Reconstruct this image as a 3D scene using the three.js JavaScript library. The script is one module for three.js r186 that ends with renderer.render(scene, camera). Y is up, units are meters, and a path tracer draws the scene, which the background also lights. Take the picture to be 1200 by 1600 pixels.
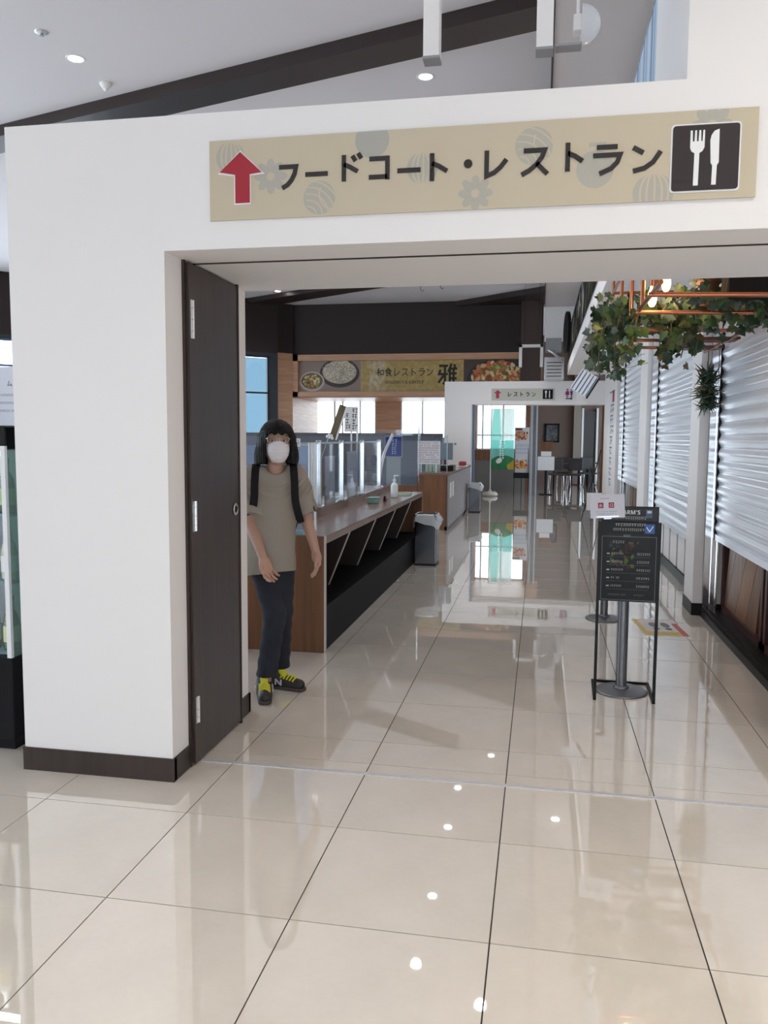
import * as THREE from 'three';
import { RoundedBoxGeometry } from 'three/addons/geometries/RoundedBoxGeometry.js';
import { mergeGeometries, mergeVertices } from 'three/addons/utils/BufferGeometryUtils.js';
import { RectAreaLightUniformsLib } from 'three/addons/lights/RectAreaLightUniformsLib.js';

// ---------------------------------------------------------------- camera, sky, exposure
RectAreaLightUniformsLib.init();
const scene = new THREE.Scene();
const camera = new THREE.PerspectiveCamera(63.84, 1200 / 1600, 0.05, 200);
camera.position.set(0, 1.4504, 0);
camera.rotation.order = 'YXZ';
camera.rotation.set(-0.0909, 0.18696, 0.0065143);
scene.add(camera);
const renderer = new THREE.WebGLRenderer({ antialias: true });
renderer.toneMapping = THREE.LinearToneMapping;
renderer.toneMappingExposure = 1.0;
renderer.shadowMap.enabled = true;
scene.background = new THREE.Color().setRGB(0.86, 0.91, 1.0);   // overcast daylight outside the windows
scene.backgroundIntensity = 4.9;
const CEIL = 4.7;
const LAMP = 10;          // candela of one ceiling downlight

// ---------------------------------------------------------------- helpers
let seed = 12345;
const rnd = () => { seed = (Math.imul(seed, 1664525) + 1013904223) >>> 0; return seed / 4294967296; };
const rr = (a, b) => a + (b - a) * rnd();
const used = new Map();
const numbered = (n) => { const k = used.get(n) ?? 0; used.set(n, k + 1); return k ? n + '_' + String(k).padStart(3, '0') : n; };
const V = (x, y, z) => new THREE.Vector3(x, y, z);
function tag(o, label, category, group, kind) {
  if (label) o.userData.label = label;
  if (category) o.userData.category = category;
  if (group) o.userData.group = group;
  if (kind) o.userData.kind = kind;
  return o;
}
function thing(name, label, category, x = 0, y = 0, z = 0, turn = 0, group) {
  const o = new THREE.Group();
  o.name = numbered(name); o.position.set(x, y, z); o.rotation.y = turn; scene.add(o);
  return tag(o, label, category, group);
}
function part(name, geo, mat, parent, x = 0, y = 0, z = 0) {
  const g = Array.isArray(geo) ? join(geo) : geo;
  const m = new THREE.Mesh(g, mat); m.name = name; m.position.set(x, y, z);
  m.castShadow = m.receiveShadow = true; parent.add(m); return m;
}
function solo(name, geo, mat, label, category, group) {     // a thing that is one mesh
  const m = part(numbered(name), geo, mat, scene); return tag(m, label, category, group);
}
function struct(name, geo, mat, label) { const m = part(name, geo, mat, scene); m.userData.kind = 'structure'; if (label) m.userData.label = label; m.userData.category = name.split('_')[0]; return m; }
function join(list) {
  const gs = list.map((g) => { const h = g.index ? g.toNonIndexed() : g.clone(); for (const k of Object.keys(h.attributes)) if (!['position', 'normal', 'uv'].includes(k)) h.deleteAttribute(k); h.morphAttributes = {}; return h; });
  return mergeGeometries(gs);
}
// box from centre, uv in metres
function box(w, h, d, x = 0, y = 0, z = 0, bevel = 0) {
  const g = bevel ? new RoundedBoxGeometry(w, h, d, 1, bevel) : new THREE.BoxGeometry(w, h, d);
  metreUV(g); g.translate(x, y, z); return g;
}
function metreUV(g) {
  const p = g.attributes.position, n = g.attributes.normal, uv = g.attributes.uv;
  for (let i = 0; i < p.count; i++) {
    const ax = Math.abs(n.getX(i)), ay = Math.abs(n.getY(i)), az = Math.abs(n.getZ(i));
    if (ax > ay && ax > az) uv.setXY(i, p.getZ(i), p.getY(i));
    else if (ay > az) uv.setXY(i, p.getX(i), p.getZ(i));
    else uv.setXY(i, p.getX(i), p.getY(i));
  }
  return g;
}
// box from its extents
const span = (x0, x1, y0, y1, z0, z1, bevel = 0) => box(Math.abs(x1 - x0), Math.abs(y1 - y0), Math.abs(z1 - z0), (x0 + x1) / 2, (y0 + y1) / 2, (z0 + z1) / 2, bevel);
const cyl = (r0, r1, h, x = 0, y = 0, z = 0, n = 20, open = false) => { const g = new THREE.CylinderGeometry(r0, r1, h, n, 1, open); g.translate(x, y, z); return g; };
const lathe = (pts, n = 24) => new THREE.LatheGeometry(pts.map((p) => new THREE.Vector2(p[0], p[1])), n);
const tube = (pts, r, seg = 24, n = 8, closed = false) => new THREE.TubeGeometry(new THREE.CatmullRomCurve3(pts.map((p) => V(...p)), closed, 'catmullrom', 0.2), seg, r, n, closed);
function rod(a, b, r, n = 10) {
  const A = V(...a), B = V(...b), d = B.clone().sub(A), g = new THREE.CylinderGeometry(r, r, d.length(), n);
  g.applyQuaternion(new THREE.Quaternion().setFromUnitVectors(V(0, 1, 0), d.clone().normalize()));
  const c = A.add(B).multiplyScalar(0.5); g.translate(c.x, c.y, c.z); return g;
}
function bar(a, b, w, d) {       // rectangular bar between two points
  const A = V(...a), B = V(...b), dir = B.clone().sub(A), g = box(w, dir.length(), d);
  g.applyQuaternion(new THREE.Quaternion().setFromUnitVectors(V(0, 1, 0), dir.clone().normalize()));
  const c = A.add(B).multiplyScalar(0.5); g.translate(c.x, c.y, c.z); return g;
}
const poly = (pts) => { const s = new THREE.Shape(); pts.forEach((p, i) => (i ? s.lineTo(p[0], p[1]) : s.moveTo(p[0], p[1]))); s.closePath(); return s; };
const extr = (shape, depth, bevel = 0) => { const g = new THREE.ExtrudeGeometry(shape, { depth, bevelEnabled: bevel > 0, bevelSize: bevel, bevelThickness: bevel, bevelSegments: 1, curveSegments: 10 }); return g; };
const rgb = (r, g, b) => new THREE.Color().setRGB(r, g, b);
const std = (c, roughness = 0.6, o = {}) => new THREE.MeshStandardMaterial({ color: c, roughness, ...o });
const phy = (c, roughness = 0.6, o = {}) => new THREE.MeshPhysicalMaterial({ color: c, roughness, ...o });
// value noise
const hash = (x, y, s) => { let h = Math.imul(x, 374761393) ^ Math.imul(y, 668265263) ^ Math.imul(s, 1274126177); h = Math.imul(h ^ (h >>> 13), 1274126177); return ((h ^ (h >>> 16)) >>> 0) / 4294967296; };
function vnoise(x, y, s, px, py) {
  const xi = Math.floor(x), yi = Math.floor(y), fx = x - xi, fy = y - yi, w = (a, n) => ((a % n) + n) % n, k = (t) => t * t * (3 - 2 * t);
  const a = hash(w(xi, px), w(yi, py), s), b = hash(w(xi + 1, px), w(yi, py), s), c = hash(w(xi, px), w(yi + 1, py), s), d = hash(w(xi + 1, px), w(yi + 1, py), s);
  return (a + (b - a) * k(fx)) * (1 - k(fy)) + (c + (d - c) * k(fx)) * k(fy);
}
function noiseTex(w, h, f, repeat = 1, srgb = true) {
  const data = new Uint8Array(w * h * 4);
  for (let y = 0; y < h; y++) for (let x = 0; x < w; x++) { const c = f(x / w, y / h), o = (y * w + x) * 4; data[o] = c[0]; data[o + 1] = c[1]; data[o + 2] = c[2]; data[o + 3] = 255; }
  const t = new THREE.DataTexture(data, w, h); t.wrapS = t.wrapT = THREE.RepeatWrapping; t.magFilter = THREE.LinearFilter; t.minFilter = THREE.LinearMipmapLinearFilter;
  if (srgb) t.colorSpace = THREE.SRGBColorSpace; t.repeat.set(repeat, repeat); t.needsUpdate = true; return t;
}
function wood(r, g, b, vary, sd, vertical = true) {      // straight grain, 1 m per tile
  return noiseTex(256, 256, (u, v) => {
    const a = vertical ? u : v, l = vertical ? v : u;
    const n = vnoise(a * 64, l * 3, sd, 64, 3) * 0.5 + vnoise(a * 18, l * 2, sd + 1, 18, 2) * 0.35 + vnoise(a * 120, l * 12, sd + 2, 120, 12) * 0.15;
    const k = 1 + (n - 0.5) * vary; return [Math.min(255, r * k), Math.min(255, g * k), Math.min(255, b * k)];
  });
}
function canvasTex(w, h, draw) {
  const c = document.createElement('canvas'); c.width = w; c.height = h; const x = c.getContext('2d'); draw(x, w, h);
  const t = new THREE.CanvasTexture(c); t.colorSpace = THREE.SRGBColorSpace; return t;
}
// thin printed sheet: front face carries the print (uv 0..1), facing +z
function sheet(w, h, d = 0.003) {
  const g = new THREE.BoxGeometry(w, h, d), uv = g.attributes.uv;
  for (let i = 0; i < uv.count; i++) if (!(i >= 16 && i < 20)) uv.setXY(i, 0.004, 0.004);
  return g;
}
// ---------------------------------------------------------------- hand-drawn Japanese strokes, unit box, y down
const GLYPH = {
  'フ': [[[.1, .2], [.86, .2], [.8, .44], [.66, .66], [.48, .82], [.24, .93]]],
  'ー': [[[.04, .5], [.96, .5]]],
  'ド': [[[.26, .06], [.26, .96]], [[.26, .38], [.5, .48], [.78, .64]], [[.58, .1], [.7, .28]], [[.8, .02], [.92, .2]]],
  'コ': [[[.12, .2], [.84, .2], [.84, .92]], [[.1, .82], [.84, .82]]],
  'ト': [[[.32, .04], [.32, .97]], [[.32, .38], [.58, .48], [.88, .66]]],
  '・': [[[.42, .5], [.58, .5]]],
  'レ': [[[.22, .06], [.22, .9], [.5, .8], [.74, .62], [.95, .38]]],
  'ス': [[[.14, .14], [.82, .14], [.74, .36], [.56, .6], [.34, .78], [.08, .92]], [[.56, .56], [.92, .93]]],
  'ラ': [[[.2, .1], [.82, .1]], [[.1, .36], [.9, .36], [.82, .6], [.64, .8], [.3, .95]]],
  'ン': [[[.1, .14], [.42, .33]], [[.12, .9], [.46, .82], [.72, .64], [.94, .3]]],
  'ム': [[[.45, .08], [.15, .82], [.86, .74]], [[.66, .48], [.93, .96]]],
  'メ': [[[.76, .06], [.52, .55], [.12, .94]], [[.24, .32], [.84, .82]]],
  '和': [[[.42, .05], [.12, .15]], [[.02, .32], [.5, .32]], [[.27, .12], [.27, .98]], [[.27, .36], [.02, .72]], [[.27, .4], [.5, .62]], [[.58, .25], [.58, .85]], [[.58, .27], [.95, .27], [.95, .85]], [[.58, .76], [.95, .76]]],
  '食': [[[.5, .02], [.02, .42]], [[.5, .02], [.98, .4]], [[.5, .14], [.5, .28]], [[.25, .3], [.75, .3], [.75, .6], [.25, .6]], [[.25, .45], [.75, .45]], [[.25, .3], [.25, .95], [.5, .84]], [[.85, .66], [.62, .76]], [[.45, .62], [.95, .98]]],
  '雅': [[[.05, .12], [.5, .12]], [[.12, .3], [.05, .5], [.5, .5]], [[.35, .12], [.35, .95], [.25, .9]], [[.33, .5], [.02, .9]], [[.68, .02], [.52, .4]], [[.6, .25], [.6, .98]], [[.82, .05], [.86, .2]], [[.6, .25], [.97, .25]], [[.62, .47], [.95, .47]], [[.62, .7], [.95, .7]], [[.6, .95], [.99, .95]], [[.79, .25], [.79, .95]]],
  '出': [[[.5, .02], [.5, .92]], [[.18, .15], [.18, .45], [.82, .45]], [[.82, .15], [.82, .45]], [[.08, .55], [.08, .92], [.92, .92]], [[.92, .55], [.92, .92]]],
  '口': [[[.12, .12], [.12, .95]], [[.12, .14], [.88, .14], [.88, .95]], [[.12, .86], [.88, .86]]],
};
function drawGlyph(x, ch, px, py, w, h, lw, cap = 'butt') {
  x.lineWidth = lw; x.lineCap = cap; x.lineJoin = 'miter';
  for (const s of GLYPH[ch]) { x.beginPath(); s.forEach((p, i) => (i ? x.lineTo(px + p[0] * w, py + p[1] * h) : x.moveTo(px + p[0] * w, py + p[1] * h))); x.stroke(); }
}
function glyphGeo(ch, w, h, lw, depth) {     // raised letter, lower left corner at the origin
  if (ch === '・') { const g = new THREE.CylinderGeometry(lw * .95, lw * .95, depth, 20); g.rotateX(Math.PI / 2); g.translate(w / 2, h / 2, depth / 2); return g; }
  const list = [];
  for (const s of GLYPH[ch]) {
    const p = s.map((q) => [q[0] * w, (1 - q[1]) * h]), L = [], R = [];
    for (let i = 0; i < p.length; i++) {
      const dir = (a, b) => { const d = [b[0] - a[0], b[1] - a[1]], l = Math.hypot(...d); return [d[0] / l, d[1] / l]; };
      const d0 = i ? dir(p[i - 1], p[i]) : dir(p[0], p[1]), d1 = i < p.length - 1 ? dir(p[i], p[i + 1]) : d0;
      const n0 = [-d0[1], d0[0]], n1 = [-d1[1], d1[0]], m = [n0[0] + n1[0], n0[1] + n1[1]], ml = Math.hypot(...m) || 1, c = Math.max(.5, (m[0] * n0[0] + m[1] * n0[1]) / ml), k = lw / 2 / c / ml;
      L.push([p[i][0] + m[0] * k, p[i][1] + m[1] * k]); R.push([p[i][0] - m[0] * k, p[i][1] - m[1] * k]);
    }
    list.push(extr(poly([...L, ...R.reverse()]), depth));
  }
  return join(list);
}
// a line of small marks that stand for print too fine to read
function marks(x, px, py, w, size, style, fill = 0.75) {
  x.fillStyle = style; let c = px;
  while (c < px + w) { const k = size * rr(.55, 1.1); if (rnd() < fill + .12) { x.fillRect(c, py, k * .8, size * .16); x.fillRect(c + k * .3, py, size * .14, size); x.fillRect(c, py + size * rr(.4, .8), k * .7, size * .15); } c += k; }
}

// ---------------------------------------------------------------- materials
const M = {};
M.white = std(rgb(.81, .79, .79), .55);
M.ceil = std(rgb(.69, .665, .70), .8);
M.ceilStrip = std(rgb(.64, .59, .59), .8);
M.brownTrim = std(0xffffff, .45, { map: wood(52, 40, 35, .35, 11) });
M.doorBrown = std(0xffffff, .38, { map: wood(54, 42, 38, .4, 21) });
M.darkFascia = std(rgb(.020, .010, .009), .65);
M.beam = std(rgb(.030, .019, .018), .35);
M.beamEdge = std(rgb(.018, .014, .014), .4);
M.oak = std(0xffffff, .4, { map: wood(196, 150, 118, .25, 31, false) });
M.counterWood = std(0xffffff, .42, { map: wood(112, 74, 48, .4, 41) });
M.counterTop = std(0xffffff, .22, { map: wood(124, 101, 92, .25, 43, false) });
M.edgeWhite = std(rgb(.55, .50, .47), .4);
M.maroon = std(rgb(.030, .016, .016), .5);
M.black = phy(rgb(.008, .008, .009), .4, { specularIntensity: .4 });
M.blackMatte = phy(rgb(.010, .010, .012), .75, { specularIntensity: .4 });
M.steel = std(rgb(.55, .56, .58), .22, { metalness: 1 });
M.chrome = std(rgb(.75, .76, .78), .09, { metalness: 1 });
M.alu = std(rgb(.60, .62, .65), .35, { metalness: .9 });
M.copper = std(rgb(.46, .18, .10), .26, { metalness: 1 });
M.grey = std(rgb(.30, .30, .31), .5);
M.steelPole = std(rgb(.17, .175, .19), .35, { metalness: .7 });
M.paper = std(rgb(.82, .82, .84), .7);
M.glass = phy(rgb(.93, .97, .97), .02, { transmission: 1, thickness: 0, ior: 1.45 });
M.acrylic = phy(rgb(.93, .97, 1), .03, { transmission: 1, thickness: 0, ior: 1.49 });
M.acrylicEdge = phy(rgb(.45, .66, .72), .12, { transmission: .5, thickness: 0 });
M.grout = std(rgb(.022, .017, .014), .8);
M.shutter = std(rgb(.74, .78, .86), .22, { metalness: .1 });
M.lampGlow = std(rgb(1, 1, 1), .5, { emissive: rgb(1, .97, .92), emissiveIntensity: 24 });
M.bulbGlow = std(rgb(1, .8, .5), .3, { emissive: rgb(1, .60, .24), emissiveIntensity: 7 });
M.glassBlue = phy(rgb(.26, .345, .39), .04, { transmission: 1, thickness: 0 });
M.plastic = phy(rgb(.92, .94, .96), .18, { transmission: .62, thickness: 0 });
M.pinkWall = std(rgb(.60, .55, .54), .8);
M.brownWall = std(rgb(.165, .115, .095), .7);

// ---------------------------------------------------------------- setting: floor of polished tiles
const tileTex = noiseTex(256, 256, (u, v) => {
  const n = vnoise(u * 5, v * 5, 3, 5, 5) * .5 + vnoise(u * 14, v * 14, 4, 14, 14) * .3 + vnoise(u * 60, v * 60, 5, 60, 60) * .2, k = 1 + (n - .5) * .06;
  return [219 * k, 211 * k, 201 * k];
});
const tileMats = [0, 1, 2, 3].map((i) => phy(rgb(1 - i * .012, 1 - i * .013, 1 - i * .016), .018 + i * .002, { map: tileTex, ior: 1.95, clearcoat: 1, clearcoatRoughness: .012 }));
const floor = struct('floor', span(-11.2, 5.2, -.2, -.004, -28.2, 8.2), M.grout, 'cream polished tile floor with dark joints');
{
  const xe = []; for (let k = -19; k <= 9; k++) xe.push(-.111 + .6 * k);
  const ze = []; for (let k = 17; k >= -1; k--) ze.push(-2.264 + .6 * k);
  ze.push(-3.36, -3.473, -3.741); for (let k = 1; k <= 41; k++) ze.push(-3.741 - .6 * k);
  const list = [], g = .0022;
  for (let j = 0; j + 1 < ze.length; j++) for (let i = 0; i + 1 < xe.length; i++) {
    const x0 = Math.max(-11.15, xe[i]) + g, x1 = Math.min(5.15, xe[i + 1]) - g, z0 = Math.min(8.1, ze[j]) - g, z1 = Math.max(-28.1, ze[j + 1]) + g;
    if (x1 - x0 < .02 || z0 - z1 < .02) continue;
    const cx = (x0 + x1) / 2, cz = (z0 + z1) / 2, v = V(cx, 0, cz).project(camera);
    const seen = cz < -.6 && Math.abs(v.x) < 1.35 && v.y > -1.5 && (cz > -3.4 || (cx > -2.4 && cx < 1.6));
    list.push({ x0, x1, z0, z1, cx, cz, rank: seen ? -cz : 1000 + Math.hypot(cx, cz) });
  }
  list.sort((a, b) => a.rank - b.rank);
  const cache = new Map(), rest = [];
  list.forEach((t, i) => {
    const w = t.x1 - t.x0, d = t.z0 - t.z1, key = w.toFixed(3) + '_' + d.toFixed(3);
    if (i < 290) {
      if (!cache.has(key)) cache.set(key, box(w, .012, d, 0, -.006, 0));
      part('tile', cache.get(key), tileMats[Math.floor(rnd() * 4)], floor, t.cx, 0, t.cz);
    } else rest.push(box(w, .012, d, t.cx, -.006, t.cz));
  });
  const m = part('far_tiles', rest, tileMats[1], floor); m.userData.kind = 'stuff';
}
part('threshold_strip', span(-1.46, 1.31, 0, .003, -3.350, -3.374), std(rgb(.62, .62, .66), .3, { metalness: .3 }), floor);

// ---------------------------------------------------------------- setting: portal wall in front with its doorway
const ZF = -3.12, ZB = -4.03, XL = -2.172, XO = -1.485, XR = 1.31, HT = 2.695, HO = 2.18;
const wallFront = struct('wall_front', [
  span(XL, XO, 0, HT, ZF, ZB), span(XO, .47, HO, HT, ZF, ZB), span(.47, XR, HO, 4.27, ZF, ZB), span(XR, 5.1, 0, 4.27, ZF, ZB),
  span(.47, 5.1, 4.27, CEIL, ZF, ZF - .12)], M.white, 'white portal wall around the corridor opening');
part('head_track', [span(-1.47, XR, HO - .004, HO + .001, -3.36, -3.372)], M.grout, wallFront);
{ // tiny fixings along the wall top
  for (const x of [-1.93, -1.16, -.78]) part('cable_clip', box(.012, .012, .012, x, HT + .006, ZF - .05, .003), M.grey, wallFront);
}
struct('baseboard_front', [span(XL - .006, XO + .008, 0, .1, ZF + .008, ZF - .02), span(XO - .02, XO + .008, 0, .1, ZF, -3.28), span(XL - .006, XL + .02, 0, .1, ZF, ZB)], M.brownTrim, 'dark brown baseboard at the foot of the white pier');
struct('baseboard_passage', [span(XO - .02, XO + .01, 0, .1, -3.862, ZB - .008), span(XL, XO + .01, 0, .1, ZB + .02, ZB - .008)], M.brownTrim, 'dark brown baseboard behind the folded door');
{ // folded door panel lying against the jamb
  const d = new THREE.Group(); d.name = 'door_1'; d.position.set(XO, 0, 0); scene.add(d); tag(d, 'dark brown wooden door panel folded against the jamb', 'door', null, 'structure');
  part('door_leaf', span(-.01, .026, .012, 2.172, -3.292, -3.85, .002), M.doorBrown, d);
  part('door_frame', [span(-.01, .012, 0, 2.18, -3.278, -3.292), span(-.01, .03, 0, 2.18, -3.85, -3.862)], M.brownTrim, d);
  for (const [y0, y1] of [[1.86, 2.02], [1.04, 1.17], [.19, .31]]) {
    const h = part('hinge', [span(.024, .03, y0, y1, -3.300, -3.322), cyl(.006, .006, y1 - y0, .03, (y0 + y1) / 2, -3.322)], M.chrome, d);
    part('hinge_knuckle', [.2, .5, .8].map((t) => cyl(.0068, .0068, .006, .03, y0 + (y1 - y0) * t, -3.322)), M.steel, h);
  }
  const pull = part('ring_pull', (() => { const g = lathe([[.0, .004], [.018, .004], [.021, .008], [.03, .008], [.032, 0], [.0, 0]]); g.rotateZ(-Math.PI / 2); g.translate(.026, 1.095, -3.795); return g; })(), M.steel, d);
  part('pull_recess', (() => { const g = new THREE.CylinderGeometry(.016, .016, .002, 20); g.rotateZ(Math.PI / 2); g.translate(.031, 1.095, -3.795); return g; })(), M.black, pull);
}
// ---------------------------------------------------------------- setting: outer shell
struct('ceiling', [span(-11.2, 5.2, CEIL, CEIL + .2, -28.2, 8.2)], M.ceil, 'pale grey flat ceiling');
struct('ceiling_strip', span(.03, 1.7, 4.27, CEIL, -4.03, -18.4), M.ceilStrip, 'lower pinkish grey ceiling strip over the right of the corridor');
part('step_edge', span(.015, .03, 4.26, CEIL, -4.03, -18.4), M.beamEdge, scene).name = 'trim_1';
tag(scene.getObjectByName('trim_1'), 'dark edge of the lowered ceiling strip', 'trim', null, 'structure');
function prism(pts, y0, y1) { const g = extr(poly(pts.map(([x, z]) => [x, -z])), y1 - y0); g.rotateX(-Math.PI / 2); g.translate(0, y0, 0); return g; }
struct('beam_hall', [prism([[-11.1, -9.74], [.015, -6.39], [.015, -6.76], [-11.1, -10.14]], 4.6, CEIL), prism([[-11.1, -9.71], [.015, -6.36], [.015, -6.40], [-11.1, -9.75]], 4.585, CEIL)], M.beam, 'dark brown ceiling beam running diagonally above the portal wall');
struct('beam_corridor', prism([[-9.2, -20.2], [-1.5, -15.72], [-1.5, -16.3], [-7.37, -19.95]], 4.6, CEIL), M.beam, 'dark ceiling beam running diagonally above the counters');
struct('beam_end', prism([[.015, -18.3], [.015, -20.1], [-2.2, -20.1]], 4.58, CEIL), M.beam, 'dark ceiling wedge above the far fascia');
// a wall with window holes: along a line from (x0,z0) to (x1,z1); holes [a0,a1,y0,y1] along it
function windowWall(name, label, x0, z0, x1, z1, y1, holes, mat, thick = .16) {
  const len = Math.hypot(x1 - x0, z1 - z0), s = poly([[0, 0], [len, 0], [len, y1], [0, y1]]);
  for (const [a, b, c, d] of holes) s.holes.push(new THREE.Path([new THREE.Vector2(a, c), new THREE.Vector2(a, d), new THREE.Vector2(b, d), new THREE.Vector2(b, c)]));
  const g = extr(s, thick), m = struct(name, g, mat, label);
  m.position.set(x0, 0, z0); m.rotation.y = -Math.atan2(z1 - z0, x1 - x0); return m;
}
let winN = 0;
function glazing(wall, a0, a1, y0, y1, bars, rails, frame, label, thick = .16, glass = M.glass) {      // frame, mullions and panes set in a hole
  const w = new THREE.Group(); w.name = 'window_' + (++winN); scene.add(w); w.position.copy(wall.position); w.rotation.copy(wall.rotation);
  tag(w, label, 'window', null, 'structure');
  const f = .035, z = thick / 2;
  part('window_frame', [span(a0, a1, y0, y0 + f, z - .03, z + .03), span(a0, a1, y1 - f, y1, z - .03, z + .03), span(a0, a0 + f, y0, y1, z - .03, z + .03), span(a1 - f, a1, y0, y1, z - .03, z + .03)], frame, w);
  const xs = [a0 + f, ...bars, a1 - f], ys = [y0 + f, ...rails, y1 - f];
  for (const b of bars) part('mullion', span(b - .022, b + .022, y0, y1, z - .028, z + .028), frame, w);
  for (const r of rails) part('transom', span(a0, a1, r - .02, r + .02, z - .026, z + .026), frame, w);
  for (let i = 0; i + 1 < xs.length; i++) for (let j = 0; j + 1 < ys.length; j++) part('pane', span(xs[i] + .01, xs[i + 1] - .01, ys[j] + .01, ys[j + 1] - .01, z - .003, z + .003), glass, w);
  return w;
}
M.frameBlue = std(rgb(.10, .16, .30), .4);
M.frameDark = std(rgb(.03, .035, .045), .4);
// behind the camera: glass front; left: tall windows
const wBack = windowWall('wall_back', 'white wall with the glass entrance front', -11.1, 8.0, 5.1, 8.0, CEIL, [[5.8, 10.4, .05, 2.45], [11.0, 15.6, .05, 2.45]], M.white);
for (const a of [5.8, 11.0]) glazing(wBack, a, a + 4.6, .05, 2.45, [a + 1.15, a + 2.3, a + 3.45], [2.1], M.alu, 'tall entrance glazing');
const wLeft = windowWall('wall_left', 'white wall with tall windows', -11.1, -14.9, -11.1, 8.0, CEIL, [[.6, 6.5, .4, 4.3], [7.1, 13, .4, 4.3], [14, 21.5, .5, 3.3]], M.white);
for (const [a, b, c, d] of [[.6, 6.5, .4, 4.3], [7.1, 13, .4, 4.3], [14, 21.5, .5, 3.3]]) glazing(wLeft, a, b, c, d, [a + (b - a) / 3, a + 2 * (b - a) / 3], [1.9], M.frameBlue, 'tall side window');
struct('wall_right_hall', span(5.1, 5.25, 0, CEIL, -3.12, 8.1), M.white, 'white wall of the entrance hall');
// diagonal wall far left, dark fascia above blue windows
const dx0 = -11.1, dz0 = -14.85, dx1 = -6.45, dz1 = -19.55, dl = Math.hypot(dx1 - dx0, dz1 - dz0);
const wDiag = windowWall('wall_diagonal', 'dark framed diagonal wall with blue windows', dx0, dz0, dx1, dz1, 3.46, [[.3, 2.3, 1.5, 3.38], [2.6, 4.6, 1.5, 3.38], [4.9, dl - .22, 1.35, 3.38]], M.frameDark);
glazing(wDiag, .3, 2.3, 1.5, 3.38, [1.3], [2.85], M.frameBlue, 'blue framed window at the far left'); glazing(wDiag, 2.6, 4.6, 1.5, 3.38, [3.6], [2.85], M.frameBlue, 'blue framed window of the diagonal wall', .16, M.glassBlue);
glazing(wDiag, 4.9, dl - .22, 1.35, 3.38, [], [2.5], M.frameDark, 'pale blue window beside the wooden banner frame', .16, M.glassBlue);
{ const f = struct('fascia_diagonal', span(0, dl, 3.46, CEIL, -.12, .16), M.darkFascia, 'dark brown fascia above the diagonal windows'); f.position.copy(wDiag.position); f.rotation.copy(wDiag.rotation); }
// far window wall
const wFar = windowWall('wall_far', 'wood and grey wall with white windows at the far end', -6.4, -22.6, -.3, -22.6, CEIL, [[.12, 1.9, 1.42, 2.52], [2.6, 4.45, 1.42, 2.52], [4.68, 6.02, 1.13, 2.42]], M.oak, .14);
glazing(wFar, .12, 1.9, 1.42, 2.52, [.72, .95, 1.45], [], M.alu, 'bright white window under the banner', .14);
glazing(wFar, 2.6, 4.45, 1.42, 2.52, [3.2, 3.85], [], M.alu, 'bright white window left of the far white pier', .14);
glazing(wFar, 4.68, 6.02, 1.13, 2.42, [4.85, 5.4], [1.52], M.alu, 'bright white window behind the green flag', .14);
struct('dado_far', [span(-1.75, -.3, 0, .84, -22.44, -22.47)], std(rgb(.17, .165, .16), .6), 'grey lower wall beneath the far window');
struct('trim_2', span(-1.75, -.3, .84, 1.12, -22.42, -22.47), M.counterWood, 'wooden sill board under the far window');
struct('wall_far_side', [span(-6.4, -6.2, 0, CEIL, -20.0, -22.6), prism([[-6.5, -19.5], [-6.1, -19.95], [-6.25, -20.1], [-6.65, -19.65]], 0, 1.42)], M.oak, 'wooden side wall by the diagonal window');
struct('wall_restaurant', [span(-.42, 3.1, 0, CEIL, -27, -27.15), span(-.42, -.3, 0, CEIL, -22.74, -27)], M.brownWall, 'brown wall of the far restaurant');
struct('wall_right_restaurant', [span(1.6, 3.1, 0, CEIL, -17.9, -18.1)], M.brownWall, 'brown side wall of the far restaurant');
const wRest = windowWall('wall_restaurant_side', 'brown restaurant side wall with tall windows', 3.1, -18, 3.1, -27.1, CEIL, [[.8, 4.2, .3, 3.2], [4.8, 8.4, .3, 3.2]], M.brownWall);
for (const [a, b] of [[.8, 4.2], [4.8, 8.4]]) glazing(wRest, a, b, .3, 3.2, [(a + b) / 2], [2.3], M.alu, 'tall window of the far restaurant');
// far bulkhead with banner frame
struct('fascia_far', [span(-6.2, .0, 3.46, CEIL, -20, -20.2)], M.darkFascia, 'dark brown fascia band above the food banner');
struct('column_far', span(-.5, -.03, 2.5, CEIL, -19.5, -20), std(rgb(.05, .029, .023), .5), 'brown column at the right end of the food banner');
struct('frame_banner', [span(-6.2, .02, 3.32, 3.47, -19.93, -20.15), span(-6.2, .02, 2.44, 2.56, -19.93, -20.15), span(-6.2, -5.98, 2.44, 3.47, -19.93, -20.15), span(-6.2, 0, 2.5, 3.4, -20.05, -20.2), span(-6.2, 0, 2.42, 2.5, -20, -22.5)], M.oak, 'light wooden frame around the food banner');
struct('fascia_return', prism([[-6.5, -19.5], [-6.1, -19.95], [-6.25, -20.1], [-6.65, -19.65]], 3.47, CEIL), M.darkFascia, 'dark brown fascia return above the wooden side panel');
struct('return_panel', [(() => { const g = span(0, .55, 1.4, 3.5, -.04, .04); g.rotateY(.85); g.translate(-6.5, 0, -19.53); return g; })()], M.oak, 'light wooden return panel left of the banner');

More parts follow.
